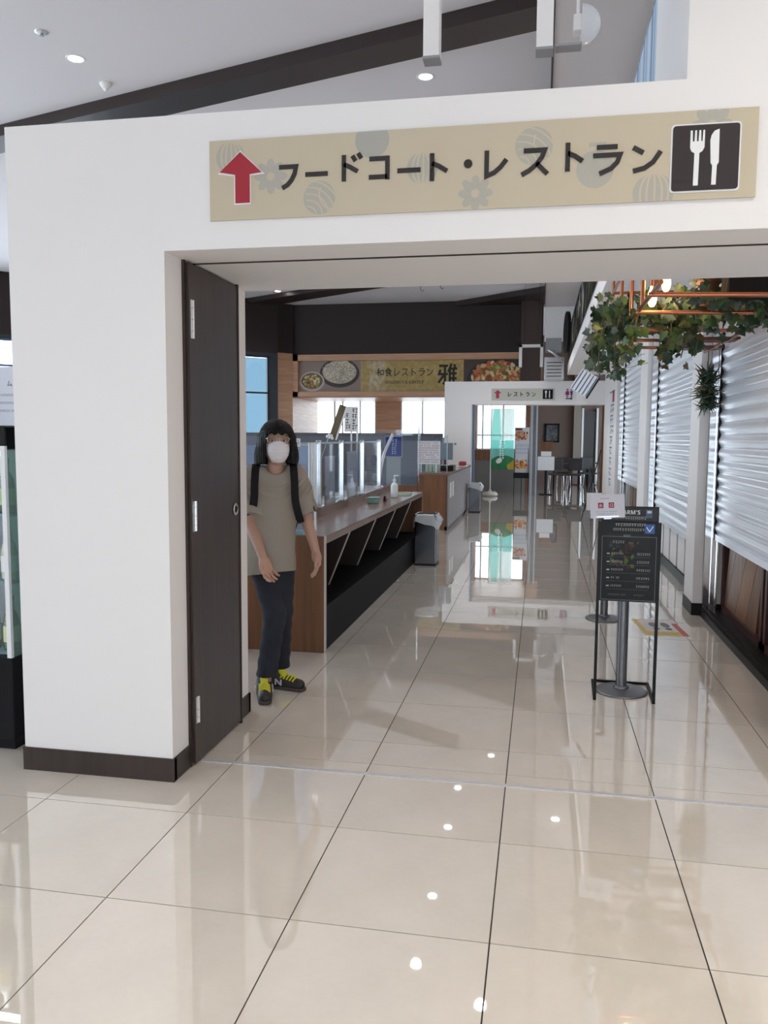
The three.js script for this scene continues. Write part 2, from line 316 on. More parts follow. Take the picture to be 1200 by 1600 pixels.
// ---------------------------------------------------------------- right side: bulkhead, backing wall, pillars
struct('wall_right', [span(1.62, 1.75, 0, 4.27, ZB, -17.9), span(.67, 1.62, 3.7, 4.27, ZB, -17.9), span(.545, 1.62, 2.98, 3.7, ZB, -17.9)], M.white, 'white wall above the shuttered stalls');
struct('soffit_right', [span(.52, 1.62, 2.78, 2.98, ZB, -17.9)], M.white, 'white soffit edge above the shutters');
struct('bulkhead_end', span(.5, .68, 2.98, 4.27, -4.2, -4.12), M.white, 'pale bulkhead end above the portal');
struct('rail_bulkhead', [span(.66, .672, 4.15, 4.27, -4.2, -17.9)], M.grey, 'grey rail below the ceiling strip');
for (const [i, z0, z1] of [[1, -7.065, -7.47], [2, -10.54, -11.25], [3, -14.62, -15.1]]) {
  struct('pillar_' + i, [span(1.263, 1.64, 0, 2.78, z0, z1)], M.white, ['white pillar nearest, beside the near shutter', 'white pillar between the second and third shutters', 'white pillar beyond the third shutter'][i - 1]);
  struct('baseboard_pillar_' + i, [span(1.255, 1.64, 0, .1, z0 + .008, z1 - .008)], M.black, 'black base of a white shutter pillar');
}
struct('wall_stall_end', [span(1.3, 1.64, 0, 2.78, -15.1, -17.9)], M.white, 'white stall front beyond the third pillar');
// far portal
const wp = struct('wall_portal_far', [span(-2.077, -1.485, 0, 2.66, -18, -18.6), span(-1.485, 1.31, 2.165, 2.66, -18, -18.6), span(.03, 1.7, 3.55, 4.27, -18.4, -18.6)], M.white, 'white far portal with the small restaurant sign');
part('round_switch', (() => { const g = cyl(.03, .03, .012); g.rotateX(Math.PI / 2); g.translate(-1.83, 1.31, -17.995); return g; })(), M.grey, wp);
struct('trim_3', [span(-1.47, -1.42, 0, 2.165, -18.05, -18.12)], M.frameBlue, 'blue grey door frame of the far portal');

// ---------------------------------------------------------------- ceiling lamps, sprinkler and detector
const lampRing = lathe([[.058, .0], [.078, -.004], [.084, -.001], [.084, .012]], 28), lampDisc = lathe([[0, .004], [.06, .004]], 24);
M.lampRim = std(rgb(.85, .85, .85), .4);
function downlight(x, y, z, label, power = 1, warm = 0) {
  const t = thing('ceiling_downlight', label, 'downlight', x, y, z, 0, 'recessed ceiling downlights');
  part('rim', lampRing, M.lampRim, t); part('lens', lampDisc, M.lampGlow, t, 0, -.006, 0);
  const l = new THREE.SpotLight(warm ? rgb(1, .90, .74) : rgb(1, .97, .93), LAMP * power, 0, 1.05, .6, 2); l.castShadow = true; l.shadow.radius = 3;
  l.position.set(0, -.02, 0); t.add(l); l.target.position.set(0, -3, 0); t.add(l.target); l.name = 'lamp_light';
  return t;
}
downlight(-4.04, CEIL, -6.823, 'glowing round downlight at the upper left of the ceiling');
downlight(-1.099, CEIL, -7.695, 'glowing round downlight behind the diagonal beam, left of the hanging bracket');
for (const [x, z, s] of [[-1.29, -9.01, 'first'], [-1.29, -10.5, 'second'], [-1.3, -12.5, 'third'], [-1.29, -14.0, 'fourth']]) downlight(x, CEIL, z, 'ceiling downlight over the counter aisle, ' + s + ' from the portal', .3);
downlight(-.5, CEIL, -8.45, 'ceiling downlight near the ceiling strip edge', .3);
downlight(-2.83, CEIL, -16.56, 'ceiling downlight near the diagonal corridor beam', 2.2);
downlight(-.8, CEIL, -15.6, 'added unseen downlight brightening the far portal face', 2.4);  // added lamp, unseen, washes the far portal face with light
downlight(-5.881, CEIL, -18.067, 'ceiling downlight seen over the door, by the far beam', .5);
downlight(.35, 4.27, -12.2, 'downlight in the lowered ceiling strip', .5);
// hall lamps above and behind the camera
for (const [x, z, s, w] of [[1.6, -1.2, 'right of the entrance', 1], [3.4, .5, 'far right of the entrance hall', 1], [-.9, .4, 'above the entrance', 0], [-3.6, -.6, 'left of the entrance', 0], [1.2, 2.6, 'behind the entrance', 1], [-6.5, -2.5, 'far left of the hall', 0]]) downlight(x, CEIL, z, 'hall ceiling downlight ' + s, w ? 2.6 : (x < -3 ? .5 : 1.2), w);
{
  const t = thing('sprinkler_head', 'small round sprinkler plate on the ceiling, upper left', 'sprinkler', -4.048, CEIL, -6.339);
  part('plate', lathe([[0, -.012], [.02, -.014], [.05, -.008], [.055, 0]]), M.alu, t); part('nozzle', cyl(.012, .018, .02, 0, -.02, 0), M.steel, t);
  const d = thing('smoke_detector', 'small white smoke detector by the downlight', 'detector', -4.038, CEIL, -7.323);
  part('housing', lathe([[0, -.05], [.03, -.048], [.045, -.03], [.055, -.012], [.055, 0]]), M.white, d); part('sensor', lathe([[0, -.07], [.018, -.066], [.022, -.048]]), M.lampRim, d);
  for (const [x, z, s] of [[-2.6, -17.8, 'left'], [-2.15, -17.6, 'right']]) { const q = thing('ceiling_hook', 'tiny dark fitting on the far ceiling, ' + s + ' one of two', 'fitting', x, CEIL, z); part('stem', cyl(.01, .01, .1, 0, -.05, 0), M.grey, q); part('hook', tube([[0, -.1, 0], [.04, -.13, 0], [.07, -.1, 0]], .008), M.grey, q); }
}
// hanging U brackets, one over each portal
function bracket(z, label, top) {
  const t = thing('hanging_bracket', label, 'bracket', -.24, 0, z);
  for (const s of [-1, 1]) { const p = part('post', span(s * .22 - .032, s * .22 + .032, 2.945, 3.42, -.035, .035, .003), M.white, t); part('end_cap', span(s * .22 - .034, s * .22 + .034, 2.94, 2.95, -.037, .037), M.grey, p); }
  part('top_bar', span(-.252, .252, 3.36, 3.42, -.035, .035, .003), M.white, t);
  part('hanger', [-.15, .15].map((x) => rod([x, 3.42, 0], [x, top, 0], .003, 6)), M.blackMatte, t);
  part('ledge', span(.26, .36, 2.95, 2.96, -.03, .03), M.grey, t);
}
bracket(-3.4, 'white square hanging bracket above the near portal wall', CEIL); bracket(-17.9, 'small white U-shaped hanging bracket above the far portal', CEIL);
{
  const t = thing('dome_camera', 'clear half-dome fitting beside the near hanging bracket', 'camera', .12, 3.08, -3.5);
  part('dome', (() => { const g = new THREE.SphereGeometry(.075, 24, 12, 0, Math.PI * 2, 0, Math.PI / 2); g.rotateZ(-Math.PI / 2); return g; })(), M.plastic, t);
  part('mount', [span(-.03, 0, -.03, .03, -.03, .03), span(-.02, -.008, .03, CEIL - .43 - 3.08 + .43, -.006, .006)], M.white, t);
}
// ---------------------------------------------------------------- big sign over the opening
{
  const W = 1.995, Hs = .3, x0 = -1.286, y0 = 2.285;
  const tex = canvasTex(2048, 308, (x, w, h) => {
    x.fillStyle = '#c2b69f'; x.fillRect(0, 0, w, h);
    const grey = 'rgba(166,164,158,0.75)', pale = 'rgba(194,182,159,1)', s = w / 862;
    const ball = (cx, cy, r) => { x.save(); x.beginPath(); x.arc(cx * s, cy * s, r * s, 0, 7); x.clip(); x.fillStyle = grey; x.fillRect(0, 0, w, h); return () => x.restore(); };
    const stripes = (cx, cy, r) => { const e = ball(cx, cy, r); x.strokeStyle = pale; x.lineWidth = 3 * s; for (const k of [-.62, -.3, .06, .42, .74]) { x.beginPath(); x.ellipse(cx * s, cy * s, Math.abs(k) * r * s + 1, r * 1.02 * s, 0, k < 0 ? Math.PI / 2 : -Math.PI / 2, k < 0 ? Math.PI * 1.5 : Math.PI / 2); x.stroke(); } e(); };
    const swirl = (cx, cy, r) => { const e = ball(cx, cy, r); x.strokeStyle = pale; x.lineWidth = 2.4 * s; for (let k = 0; k < 5; k++) { x.beginPath(); x.arc((cx - r * .7) * s, (cy + r * 1.0) * s, r * (.5 + k * .38) * s, -1.7, .2); x.stroke(); } x.beginPath(); x.arc((cx + r * .9) * s, (cy - r * .2) * s, r * .9 * s, 1.6, 3.6); x.stroke(); e(); };
    const flower = (cx, cy, r) => { x.fillStyle = grey; for (let k = 0; k < 8; k++) { const a = k * Math.PI / 4; x.beginPath(); x.ellipse((cx + Math.cos(a) * r * .62) * s, (cy + Math.sin(a) * r * .62) * s, r * .4 * s, r * .25 * s, a, 0, 7); x.fill(); } };
    const disc = (cx, cy, r) => { const e = ball(cx, cy, r); e(); };
    stripes(37, 28, 25); flower(107, 62, 28); swirl(190, 100, 27); disc(278, 14, 28); disc(278, 14, 28); stripes(360, 62, 25); flower(445, 105, 27); swirl(535, 38, 29);
    disc(628, 78, 28); x.fillStyle = grey; x.fillRect(618 * s, 38 * s, 26 * s, 6 * s); stripes(715, 118, 30); flower(797, 22, 30);
  });
  const t = thing('direction_sign', 'long beige sign with red arrow, black katakana and fork-and-knife icon', 'sign', x0, y0, ZF + .003);
  const board = sheet(W, Hs, .006); part('board', board, std(0xffffff, .5, { map: tex }), t, W / 2, Hs / 2, .003);
  // arrow
  const px = W / 862, Y = (v) => Hs - v * px;
  const arrow = poly([[19, 52], [55, 21], [92, 55], [71, 57], [71, 103], [46, 103], [46, 57]].map(([u, v]) => [u * px, Y(v)]));
  const edge = poly([[15, 54.5], [55, 18], [97, 57.5], [73, 59], [73, 105.5], [43.5, 105.5], [43.5, 59]].map(([u, v]) => [u * px, Y(v)]));
  const a = part('red_arrow', extr(arrow, .004), std(rgb(.36, .012, .028), .4), t, 0, 0, .009); a.userData.label = 'red upward arrow with a pale rim';
  part('arrow_rim', extr(edge, .003), M.paper, a, 0, 0, -.003);
  const ink = std(rgb(.018, .012, .012), .45), text = 'フードコート・レストラン', L = [[118, 38], [165, 41], [220, 44], [269, 41], [318, 41], [362, 43], [424, 18], [453, 42], [513, 47], [574, 40], [620, 50], [679, 48]], tops = [43, 43, 36, 38, 45, 42, 40, 42, 42, 38, 45, 46];
  [...text].forEach((ch, i) => { const w = L[i][1] * px, h = 46 * px; part('letter', glyphGeo(ch, w, h, .0165, .004), ink, t, L[i][0] * px, Y(tops[i] + 46) + .008, .006); });
  // icon
  const q = (u0, v0, u1, v1, r) => { const s = new THREE.Shape(), X0 = u0 * px, X1 = u1 * px, Y0 = Y(v1), Y1 = Y(v0); s.moveTo(X0 + r, Y0); s.lineTo(X1 - r, Y0); s.quadraticCurveTo(X1, Y0, X1, Y0 + r); s.lineTo(X1, Y1 - r); s.quadraticCurveTo(X1, Y1, X1 - r, Y1); s.lineTo(X0 + r, Y1); s.quadraticCurveTo(X0, Y1, X0, Y1 - r); s.lineTo(X0, Y0 + r); s.quadraticCurveTo(X0, Y0, X0 + r, Y0); return s; };
  const ic = part('icon_plate', extr(q(741, 22, 836, 117, .012), .003), std(rgb(.022, .013, .014), .4), t, 0, 0, .0085); ic.userData.label = 'dark square with white fork and knife';
  part('icon_border', extr(q(738.5, 19.5, 838.5, 119.5, .015), .002), M.paper, ic, 0, 0, -.002);
  const P = (a) => poly(a.map(([u, v]) => [u * px, Y(v)]));
  part('fork_symbol', [extr(P([[766, 55], [766, 30], [769, 30], [769.6, 46], [772, 46], [772.4, 30], [775, 30], [775.4, 46], [777.8, 46], [778.3, 30], [781, 30], [781.6, 46], [783.5, 46], [784, 30], [786.5, 30], [786.5, 55], [784, 60], [779.5, 63], [779, 110], [772, 110], [772.5, 63], [768, 60]]), .002)], M.paper, ic, 0, 0, .003);
  part('knife_symbol', [extr(P([[796, 78], [794.5, 45], [796, 38], [800, 32], [807, 29.5], [807.5, 78], [805, 82], [804.5, 110], [798, 110], [798.5, 82]]), .002)], M.paper, ic, 0, 0, .003);
}
// ---------------------------------------------------------------- far portal sign
{
  const t = thing('restaurant_sign', 'small grey katakana sign with red arrow on the far portal', 'sign', -1.061, 2.257, -17.995);
  const W = 1.326, Hs = .249;
  part('board', box(W, Hs, .008, W / 2, Hs / 2, .004), std(rgb(.50, .50, .45), .5), t);
  part('red_arrow', extr(poly([[.05, .15], [.13, .22], [.21, .15], [.165, .15], [.165, .04], [.095, .04], [.095, .15]]), .003), std(rgb(.40, .03, .08), .4), t, 0, 0, .008);
  [...'レストラン'].forEach((ch, i) => part('letter', glyphGeo(ch, .085, .1, .014, .003), M.black, t, .34 + i * .128, .075, .008));
  const ic = part('icon_plate', box(.21, .2, .003, 1.19, .125, .0095), M.blackMatte, t);
  part('fork_symbol', [box(.02, .14, .002, 1.15, .12, .012), box(.04, .05, .002, 1.15, .175, .012)], M.paper, ic); part('knife_symbol', [box(.022, .15, .002, 1.225, .125, .012)], M.paper, ic);
  const s = thing('toilet_sign', 'small toilet pictogram sign right of the restaurant sign', 'sign', .485, 2.257, -17.995);
  const man = std(rgb(.06, .05, .2), .5), wom = std(rgb(.35, .02, .15), .5);
  for (const [x, m] of [[.05, wom], [.135, man]]) { const p = part('figure', [(() => { const g = new THREE.CylinderGeometry(.018, .018, .004, 16); g.rotateX(Math.PI / 2); g.translate(x, .22, .004); return g; })(), extr(poly([[x - .03, .19], [x + .03, .19], [x + (m === wom ? .045 : .018), .11], [x - (m === wom ? .045 : .018), .11]]), .004), box(.012, .06, .004, x - .009, .08, .002), box(.012, .06, .004, x + .009, .08, .002)], m, s); void p; }
  part('pointer', extr(poly([[.02, .02], [.12, .02], [.12, 0], [.16, .03], [.12, .06], [.12, .04], [.02, .04]]), .004), M.black, s);
}
// ---------------------------------------------------------------- food banner
{
  const W = 5.72, Hb = .75;
  const tex = canvasTex(1536, 202, (x, w, h) => {
    x.fillStyle = '#a98f52'; x.fillRect(0, 0, w, h);
    x.fillStyle = '#8d7a72'; x.fillRect(0, 0, w * .275, h);
    for (let i = 0; i < 500; i++) { x.fillStyle = `rgba(${190 + rnd() * 50},${170 + rnd() * 50},${110 + rnd() * 60},.12)`; x.beginPath(); x.arc(w * .275 + rnd() * w * .45, rnd() * h, 4 + rnd() * 12, 0, 7); x.fill(); }
    for (let i = 0; i < 60; i++) { x.fillStyle = 'rgba(205,196,190,.3)'; x.beginPath(); x.arc(w * (.31 + rnd() * .07), rnd() * h, 6 + rnd() * 12, 0, 7); x.fill(); }
    const bowl = (cx, cy, rx, ry, rim, inside) => { x.fillStyle = rim; x.beginPath(); x.ellipse(cx, cy, rx, ry, 0, 0, 7); x.fill(); x.fillStyle = inside; x.beginPath(); x.ellipse(cx, cy - ry * .06, rx * .86, ry * .8, 0, 0, 7); x.fill(); };
    bowl(275, 80, 135, 95, '#33231d', '#b9ac98');
    x.lineWidth = 3; for (let i = 0; i < 260; i++) { const a = rnd() * 7, r = Math.sqrt(rnd()); const px = 275 + Math.cos(a) * r * 105, py = 66 + Math.sin(a) * r * 66; x.strokeStyle = rnd() < .5 ? '#d9d0bd' : '#8c8070'; x.beginPath(); x.arc(px, py, 8 + rnd() * 8, rnd() * 6, rnd() * 6 + 2); x.stroke(); }
    bowl(85, 135, 86, 66, '#b9aeac', '#6a4a24');
    for (let i = 0; i < 60; i++) { const a = rnd() * 7, r = Math.sqrt(rnd()); x.fillStyle = ['#c9b37c', '#7d8a3a', '#3b2b1a', '#d8cba8', '#a06a2c'][Math.floor(rnd() * 5)]; x.beginPath(); x.ellipse(85 + Math.cos(a) * r * 60, 132 + Math.sin(a) * r * 42, 5 + rnd() * 9, 4 + rnd() * 6, rnd() * 3, 0, 7); x.fill(); }
    // right photo
    x.fillStyle = '#4a3a32'; x.fillRect(w * .715, 0, w * .285, h); bowl(w * .86, 130, 200, 130, '#2b2b33', '#7a4a26');
    for (let i = 0; i < 240; i++) { const a = rnd() * 7, r = Math.sqrt(rnd()); x.fillStyle = ['#b9774a', '#d9a878', '#8c4a28', '#e0c89a', '#5e6b2c', '#c9602c'][Math.floor(rnd() * 6)]; x.beginPath(); x.ellipse(w * .86 + Math.cos(a) * r * 165, 110 + Math.sin(a) * r * 95, 8 + rnd() * 16, 6 + rnd() * 9, rnd() * 3, 0, 7); x.fill(); }
    x.fillStyle = '#e8a03c'; x.beginPath(); x.ellipse(w * .86, 165, 34, 22, 0, 0, 7); x.fill(); x.fillStyle = '#6f8a3a'; for (let i = 0; i < 30; i++) x.fillRect(w * .83 + rnd() * 70, 30 + rnd() * 40, 14, 5);
    x.strokeStyle = '#2a1d12'; [...'和食レストラン'].forEach((c, i) => drawGlyph(x, c, 528 + i * 55, 50, 46, 54, 5.5));
    x.fillStyle = '#3a2a18'; x.font = 'bold 28px serif'; x.fillText('SUGINOYA GROUP', 580, 152, 300);
    x.strokeStyle = '#120d0a'; drawGlyph(x, '雅', 935, 22, 128, 140, 15);
  });
  const t = thing('food_banner', 'long gold banner with noodle bowls and black Japanese lettering', 'banner', -3.1, 2.945, -20.045);
  part('panel', sheet(W, Hb, .01), std(0xffffff, .5, { map: tex }), t);
  part('divider', [box(.02, Hb, .016, -W / 2 + W * .275, 0, 0), box(.02, Hb, .016, -W / 2 + W * .715, 0, 0)], M.oak, t);
}
// ---------------------------------------------------------------- right fascia graphics, oval, boxes, louvred board
{
  const tex = canvasTex(2048, 128, (x, w, h) => {
    x.fillStyle = '#151513'; x.fillRect(0, 0, w, h);
    for (let i = 0; i < 260; i++) { x.fillStyle = ['#3a3a22', '#0c0c0c', '#4a4a44', '#8a8a86', '#2a2a18', '#141416'][Math.floor(rnd() * 6)]; const a = rnd() * w; x.beginPath(); x.ellipse(a, h * (.2 + rnd() * .6), 4 + rnd() * 14, 10 + rnd() * 34, rnd(), 0, 7); x.fill(); }
    x.fillStyle = '#8c1020'; x.fillRect(w * .655, 0, w * .05, h);
    x.fillStyle = '#b4c4d6'; x.fillRect(w * .77, 0, w * .23, h); for (let i = 0; i < 26; i++) { x.fillStyle = ['#8fa6c0', '#c9d6e4', '#7d8ea4'][i % 3]; x.fillRect(w * (.775 + i * .0085), 0, 4 + rnd() * 7, h); }
  });
  const t = thing('fascia_graphic', 'long picture band, dark and red then pale blue stripes, on the right-hand fascia', 'banner', .53, 3.33, -10.8, -Math.PI / 2);
  part('panel', sheet(13, .66, .02), phy(0xffffff, .9, { map: tex, specularIntensity: .15 }), t);
  part('frame', [box(13, .02, .026, 0, .34, 0), box(13, .02, .026, 0, -.34, 0)], M.grey, t);
  const o = thing('oval_sign', 'black oval sign seen edge-on under the ceiling strip', 'sign', .46, 3.5, -16.6);
  part('disc', (() => { const g = new THREE.CylinderGeometry(.4, .4, .06, 40); g.rotateZ(Math.PI / 2); g.scale(1, 1, .8); g.rotateY(.12); return g; })(), M.black, o); part('arm', rod([0, .1, 0], [.06, .1, 0], .02), M.grey, o);
  const bx = thing('steel_hood', 'grey steel hood on top of the far portal', 'hood', .24, 2.66, -17.75);
  part('cabinet', span(-.2, .2, 0, .46, -.2, .2, .01), M.steel, bx); for (let i = 0; i < 5; i++) part('slot', span(-.15, .15, .06 + i * .07, .075 + i * .07, .2, .204), M.black, bx);
  const b2 = thing('air_unit', 'dark grey box unit above the steel hood', 'air unit', .22, 3.25, -18.1);
  part('cabinet', span(-.16, .17, .03, .3, -.2, .2, .01), M.grey, b2); part('duct', tube([[-.1, .05, .21], [.0, -.02, .24], [.12, -.13, .24]], .03), M.alu, b2);
  const l = thing('menu_lightbox', 'tilted white striped menu board hanging under the right soffit', 'menu board', .44, 2.03, -9.0);
  l.rotation.set(-.1, -.12, -.55);
  part('panel', box(.2, .24, .02, 0, 0, 0, .004), M.paper, l); for (let i = 0; i < 5; i++) part('stripe', box(.012, .225, .004, -.082 + i * .042, 0, .011), M.frameBlue, l); part('edge_bar', box(.015, .25, .03, .105, 0, 0), M.black, l);
  part('hanger', [rod([-.05, .12, 0], [.36, .56, 0], .004), rod([.06, .12, 0], [.44, .5, 0], .004)], M.grey, l);
}
// ---------------------------------------------------------------- shutters
function shutter(label, x, z0, z1, yb, yt, pitch) {
  const t = thing('roller_shutter', label, 'shutter', x, 0, (z0 + z1) / 2, 0, 'roller shutters of the stalls'), len = z0 - z1;
  const n = 10, f = [], b = [];
  for (let i = 0; i <= n; i++) { const u = i / n, o = -(1 - Math.cos(2 * Math.PI * u)) * .009; f.push([o, u * pitch * .985]); b.push([o + .004, u * pitch * .985]); }
  const g = extr(poly([...f, ...b.reverse()]), len); g.translate(0, 0, -len / 2);
  for (let y = yb + .05; y < yt; y += pitch) part('slat', g, M.shutter, t, 0, y, 0);
  part('bottom_bar', span(-.018, .018, yb, yb + .05, -len / 2, len / 2, .004), M.shutter, t);
  part('guide_rail', [span(-.09, .02, 0, yt, -len / 2 - .002, -len / 2 + .012), span(-.09, -.07, 0, yt, -len / 2, -len / 2 + .03), span(-.035, -.026, 0, yt, -len / 2, -len / 2 + .03), span(.006, .016, 0, yt, -len / 2, -len / 2 + .03)], M.chrome, t);
  part('rail_seal', span(-.024, .004, yb, yt, -len / 2 + .002, -len / 2 + .026), M.black, t);
}
shutter('nearest silver roller shutter, half lowered over wooden panels', 1.425, -4.05, -7.05, .635, 2.78, .1);
shutter('second silver roller shutter, between two white pillars', 1.405, -7.49, -10.53, .49, 2.78, .1);
shutter('third silver roller shutter, farthest along the right side', 1.4, -11.27, -14.6, .73, 2.78, .1);
struct('sill_right', [span(1.325, 1.62, 0, .055, -4.05, -7.05), span(1.345, 1.352, .055, .066, -4.05, -7.0), span(1.385, 1.392, .055, .066, -4.05, -7.0)], M.black, 'black threshold with metal rails under the near shutter');
{
  const plank = [0, 1, 2].map((i) => std(0xffffff, .4, { map: wood(112 + i * 10, 80 + i * 6, 54 + i * 4, .5, 60 + i) }));
  [[-7.0, -5.75], [-5.70, -4.5]].forEach(([z1, z0], i) => {
    const t = thing('plank_counter', ['slanted plank panel at the far end of the near stall', 'slanted plank panel at the near end of the near stall'][i], 'panel', 1.5, 0, (z0 + z1) / 2, 0, 'wooden stall fronts'), L = z0 - z1;
    part('frame', [span(-.03, .03, .055, .11, -L / 2, L / 2), span(-.03, .03, .055, .9, -L / 2, -L / 2 + .05), span(-.03, .03, .055, .9, L / 2 - .05, L / 2), span(-.03, .03, .86, .9, -L / 2, L / 2)], std(rgb(.05, .012, .012), .4), t);
    const k = 4, w = L / k;
    for (let j = 0; j < k; j++) { const a = -L / 2 + j * w + .004, b = a + w - .008, s = .22; const c = (v) => Math.max(-L / 2 + .03, Math.min(L / 2 - .03, v)); const g = extr(poly([[c(a - s), .1], [c(b - s), .1], [c(b + s), .88], [c(a + s), .88]].map(([u, v]) => [u, v])), .02); g.rotateY(-Math.PI / 2); g.translate(.012, 0, 0); metreUV(g); part('plank', g, plank[j % 3], t); }
    part('inner_board', span(.022, .03, .06, .9, -L / 2, L / 2), M.counterWood, t);
  });
  // low stall fronts under the second and third shutters
  const t = thing('low_counter', 'white low stall front with black slots under the second shutter', 'panel', 1.46, 0, -9.0);
  part('plinth', span(-.04, .12, 0, .1, -1.5, 1.48), M.black, t); for (let j = 0; j < 6; j++) part('panel', span(-.02, .02, .1, .62, -1.48 + j * .5, -1.08 + j * .5, .004), M.white, t); part('backing', span(.06, .12, .1, .62, -1.5, 1.48), M.black, t);
  const t3 = thing('low_counter', 'reddish wooden stall front under the third shutter', 'panel', 1.46, 0, -12.9);
  part('plinth', span(-.04, .12, 0, .1, -1.6, 1.6), M.black, t3); for (let j = 0; j < 8; j++) part('slat', span(-.02, .02, .1, .9, -1.6 + j * .4, -1.24 + j * .4), j % 2 ? M.counterWood : M.doorBrown, t3);
}
// white vertical banner beyond the third pillar
{
  const tex = canvasTex(256, 1024, (x, w, h) => { x.fillStyle = '#dfe0e8'; x.fillRect(0, 0, w, h); x.fillStyle = '#a01840'; x.fillRect(w * .55, 0, w * .45, h * .1); for (let i = 0; i < 8; i++) marks(x, 50, 120 + i * 105, 130, 80, '#15151c', 1); });
  const t = thing('vertical_banner', 'tall white banner with black brush writing past the last shutter', 'banner', 1.28, 1.35, -15.75, -Math.PI / 2);
  part('cloth', sheet(.9, 1.9, .006), std(0xffffff, .7, { map: tex }), t); part('top_rod', rod([-.47, .96, 0], [.47, .96, 0], .012), M.black, t);
  const s = thing('easel_stand', 'thin black easel legs by the tall white banner', 'easel', .95, 0, -15.2);
  for (const [a, b] of [[[0, 1.75, 0], [-.04, 0, .2]], [[.12, 1.25, 0], [-.2, 0, .1]], [[-.06, .95, .02], [.14, 0, .05]]]) part('leg', rod(a, b, .009), M.black, s);
}
// ---------------------------------------------------------------- left counter with screens
{
  const t = thing('service_counter', 'long wooden service counter with slanted dark supports beside the walker', 'counter', -1.395, 0, -5.25);
  const L = 4.6;
  part('end_panel', span(-.72, 0, 0, .79, -.03, 0, .002), M.counterWood, t);
  part('worktop', [span(-.42, .002, .735, .79, -.03, -L, .004), span(-.72, -.42, .735, .79, -.03, -.12)], M.counterTop, t);
  part('edge_strip', span(-.002, .006, 0, .79, -.032, .002), M.edgeWhite, t);
  part('rear_ledge', span(-.72, -.40, .735, .86, -.12, -L), M.counterTop, t);
  part('back_panel', span(-.5, -.47, 0, .735, -.03, -L), M.blackMatte, t);
  part('plinth', [span(-.5, -.012, 0, .3, -.03, -L)], phy(rgb(.010, .010, .011), .6, { specularIntensity: .2 }), t);
  for (let i = 0; i < 4; i++) { const z = -.9 - i * 1.02; const g = extr(poly([[-.47, .3], [-.2, .3], [-.03, .735], [-.47, .735]]), .03); g.translate(0, 0, z); const s = part('support', g, M.maroon, t); part('support_edge', bar([-.198, .305, z + .015], [-.028, .733, z + .015], .006, .034), M.edgeWhite, s); }
  part('far_panel', span(-.72, 0, 0, .79, -L, -L - .03), M.counterWood, t);
  // screens standing on the ledge
  const zs = [-.6, -1.35, -2.15, -3.05, -3.95];
  zs.forEach((z, i) => {
    const s = thing('screen_post', ['steel screen post nearest the walker', 'second steel screen post on the counter', 'third steel screen post on the counter', 'fourth steel screen post on the counter', 'fifth steel screen post, nearest the soap bottle'][i], 'post', -1.8, .86, -5.25 + z, 0, 'steel posts of the counter screen');
    part('upright', span(-.02, .02, 0, .56, -.02, .02, .003), M.chrome, s); part('foot', span(-.035, .035, 0, .012, -.035, .035), M.steel, s);
    if (i < zs.length - 1) { const d = z - zs[i + 1]; const a = thing('counter_screen', ['clear acrylic screen beside the walker', 'clear acrylic screen in front of the green plants', 'clear acrylic screen in front of the white handwritten sheets', 'clear acrylic screen by the blue poster'][i], 'screen', -1.8, .86, -5.25 + z - d / 2, 0, 'acrylic panes of the counter screen'); part('pane', span(-.003, .003, .012, .53, -d / 2 + .025, d / 2 - .025), M.acrylic, a); part('rail', span(-.008, .008, .53, .545, -d / 2 + .022, d / 2 - .022), M.alu, a); }
  });
  const e = thing('end_screen', 'large acrylic screen at the near end of the counter, tinted blue for window reflections', 'screen', -1.80, .79, -5.32);
  part('pane', span(-.34, .28, .03, .60, -.003, .003), phy(rgb(.70, .80, .95), .1, { transmission: .85, thickness: 0 }), e); part('post', [span(.28, .305, 0, .62, -.012, .012, .003), span(.315, .33, 0, .62, -.012, .012, .003)], M.chrome, e); part('base', span(-.34, .30, 0, .03, -.03, .03), M.acrylicEdge, e);  // blue pane tint stands in for reflected window light
  const ns = thing('no_smoking_notice', 'white no-smoking notice on the end screen behind the walker', 'notice', -1.64, 1.41, -5.305);
  part('sheet', sheet(.13, .055, .002), std(0xffffff, .6, { map: canvasTex(256, 108, (x, w, h) => { x.fillStyle = '#dcdce2'; x.fillRect(0, 0, w, h); for (let i = 0; i < 3; i++) marks(x, 14, 20 + i * 26, 110, 18, '#34343c'); x.strokeStyle = '#444450'; x.lineWidth = 6; x.beginPath(); x.arc(200, 54, 34, 0, 7); x.stroke(); x.beginPath(); x.moveTo(176, 30); x.lineTo(224, 78); x.stroke(); x.fillStyle = '#333'; x.fillRect(178, 50, 44, 9); }) }), ns);
}
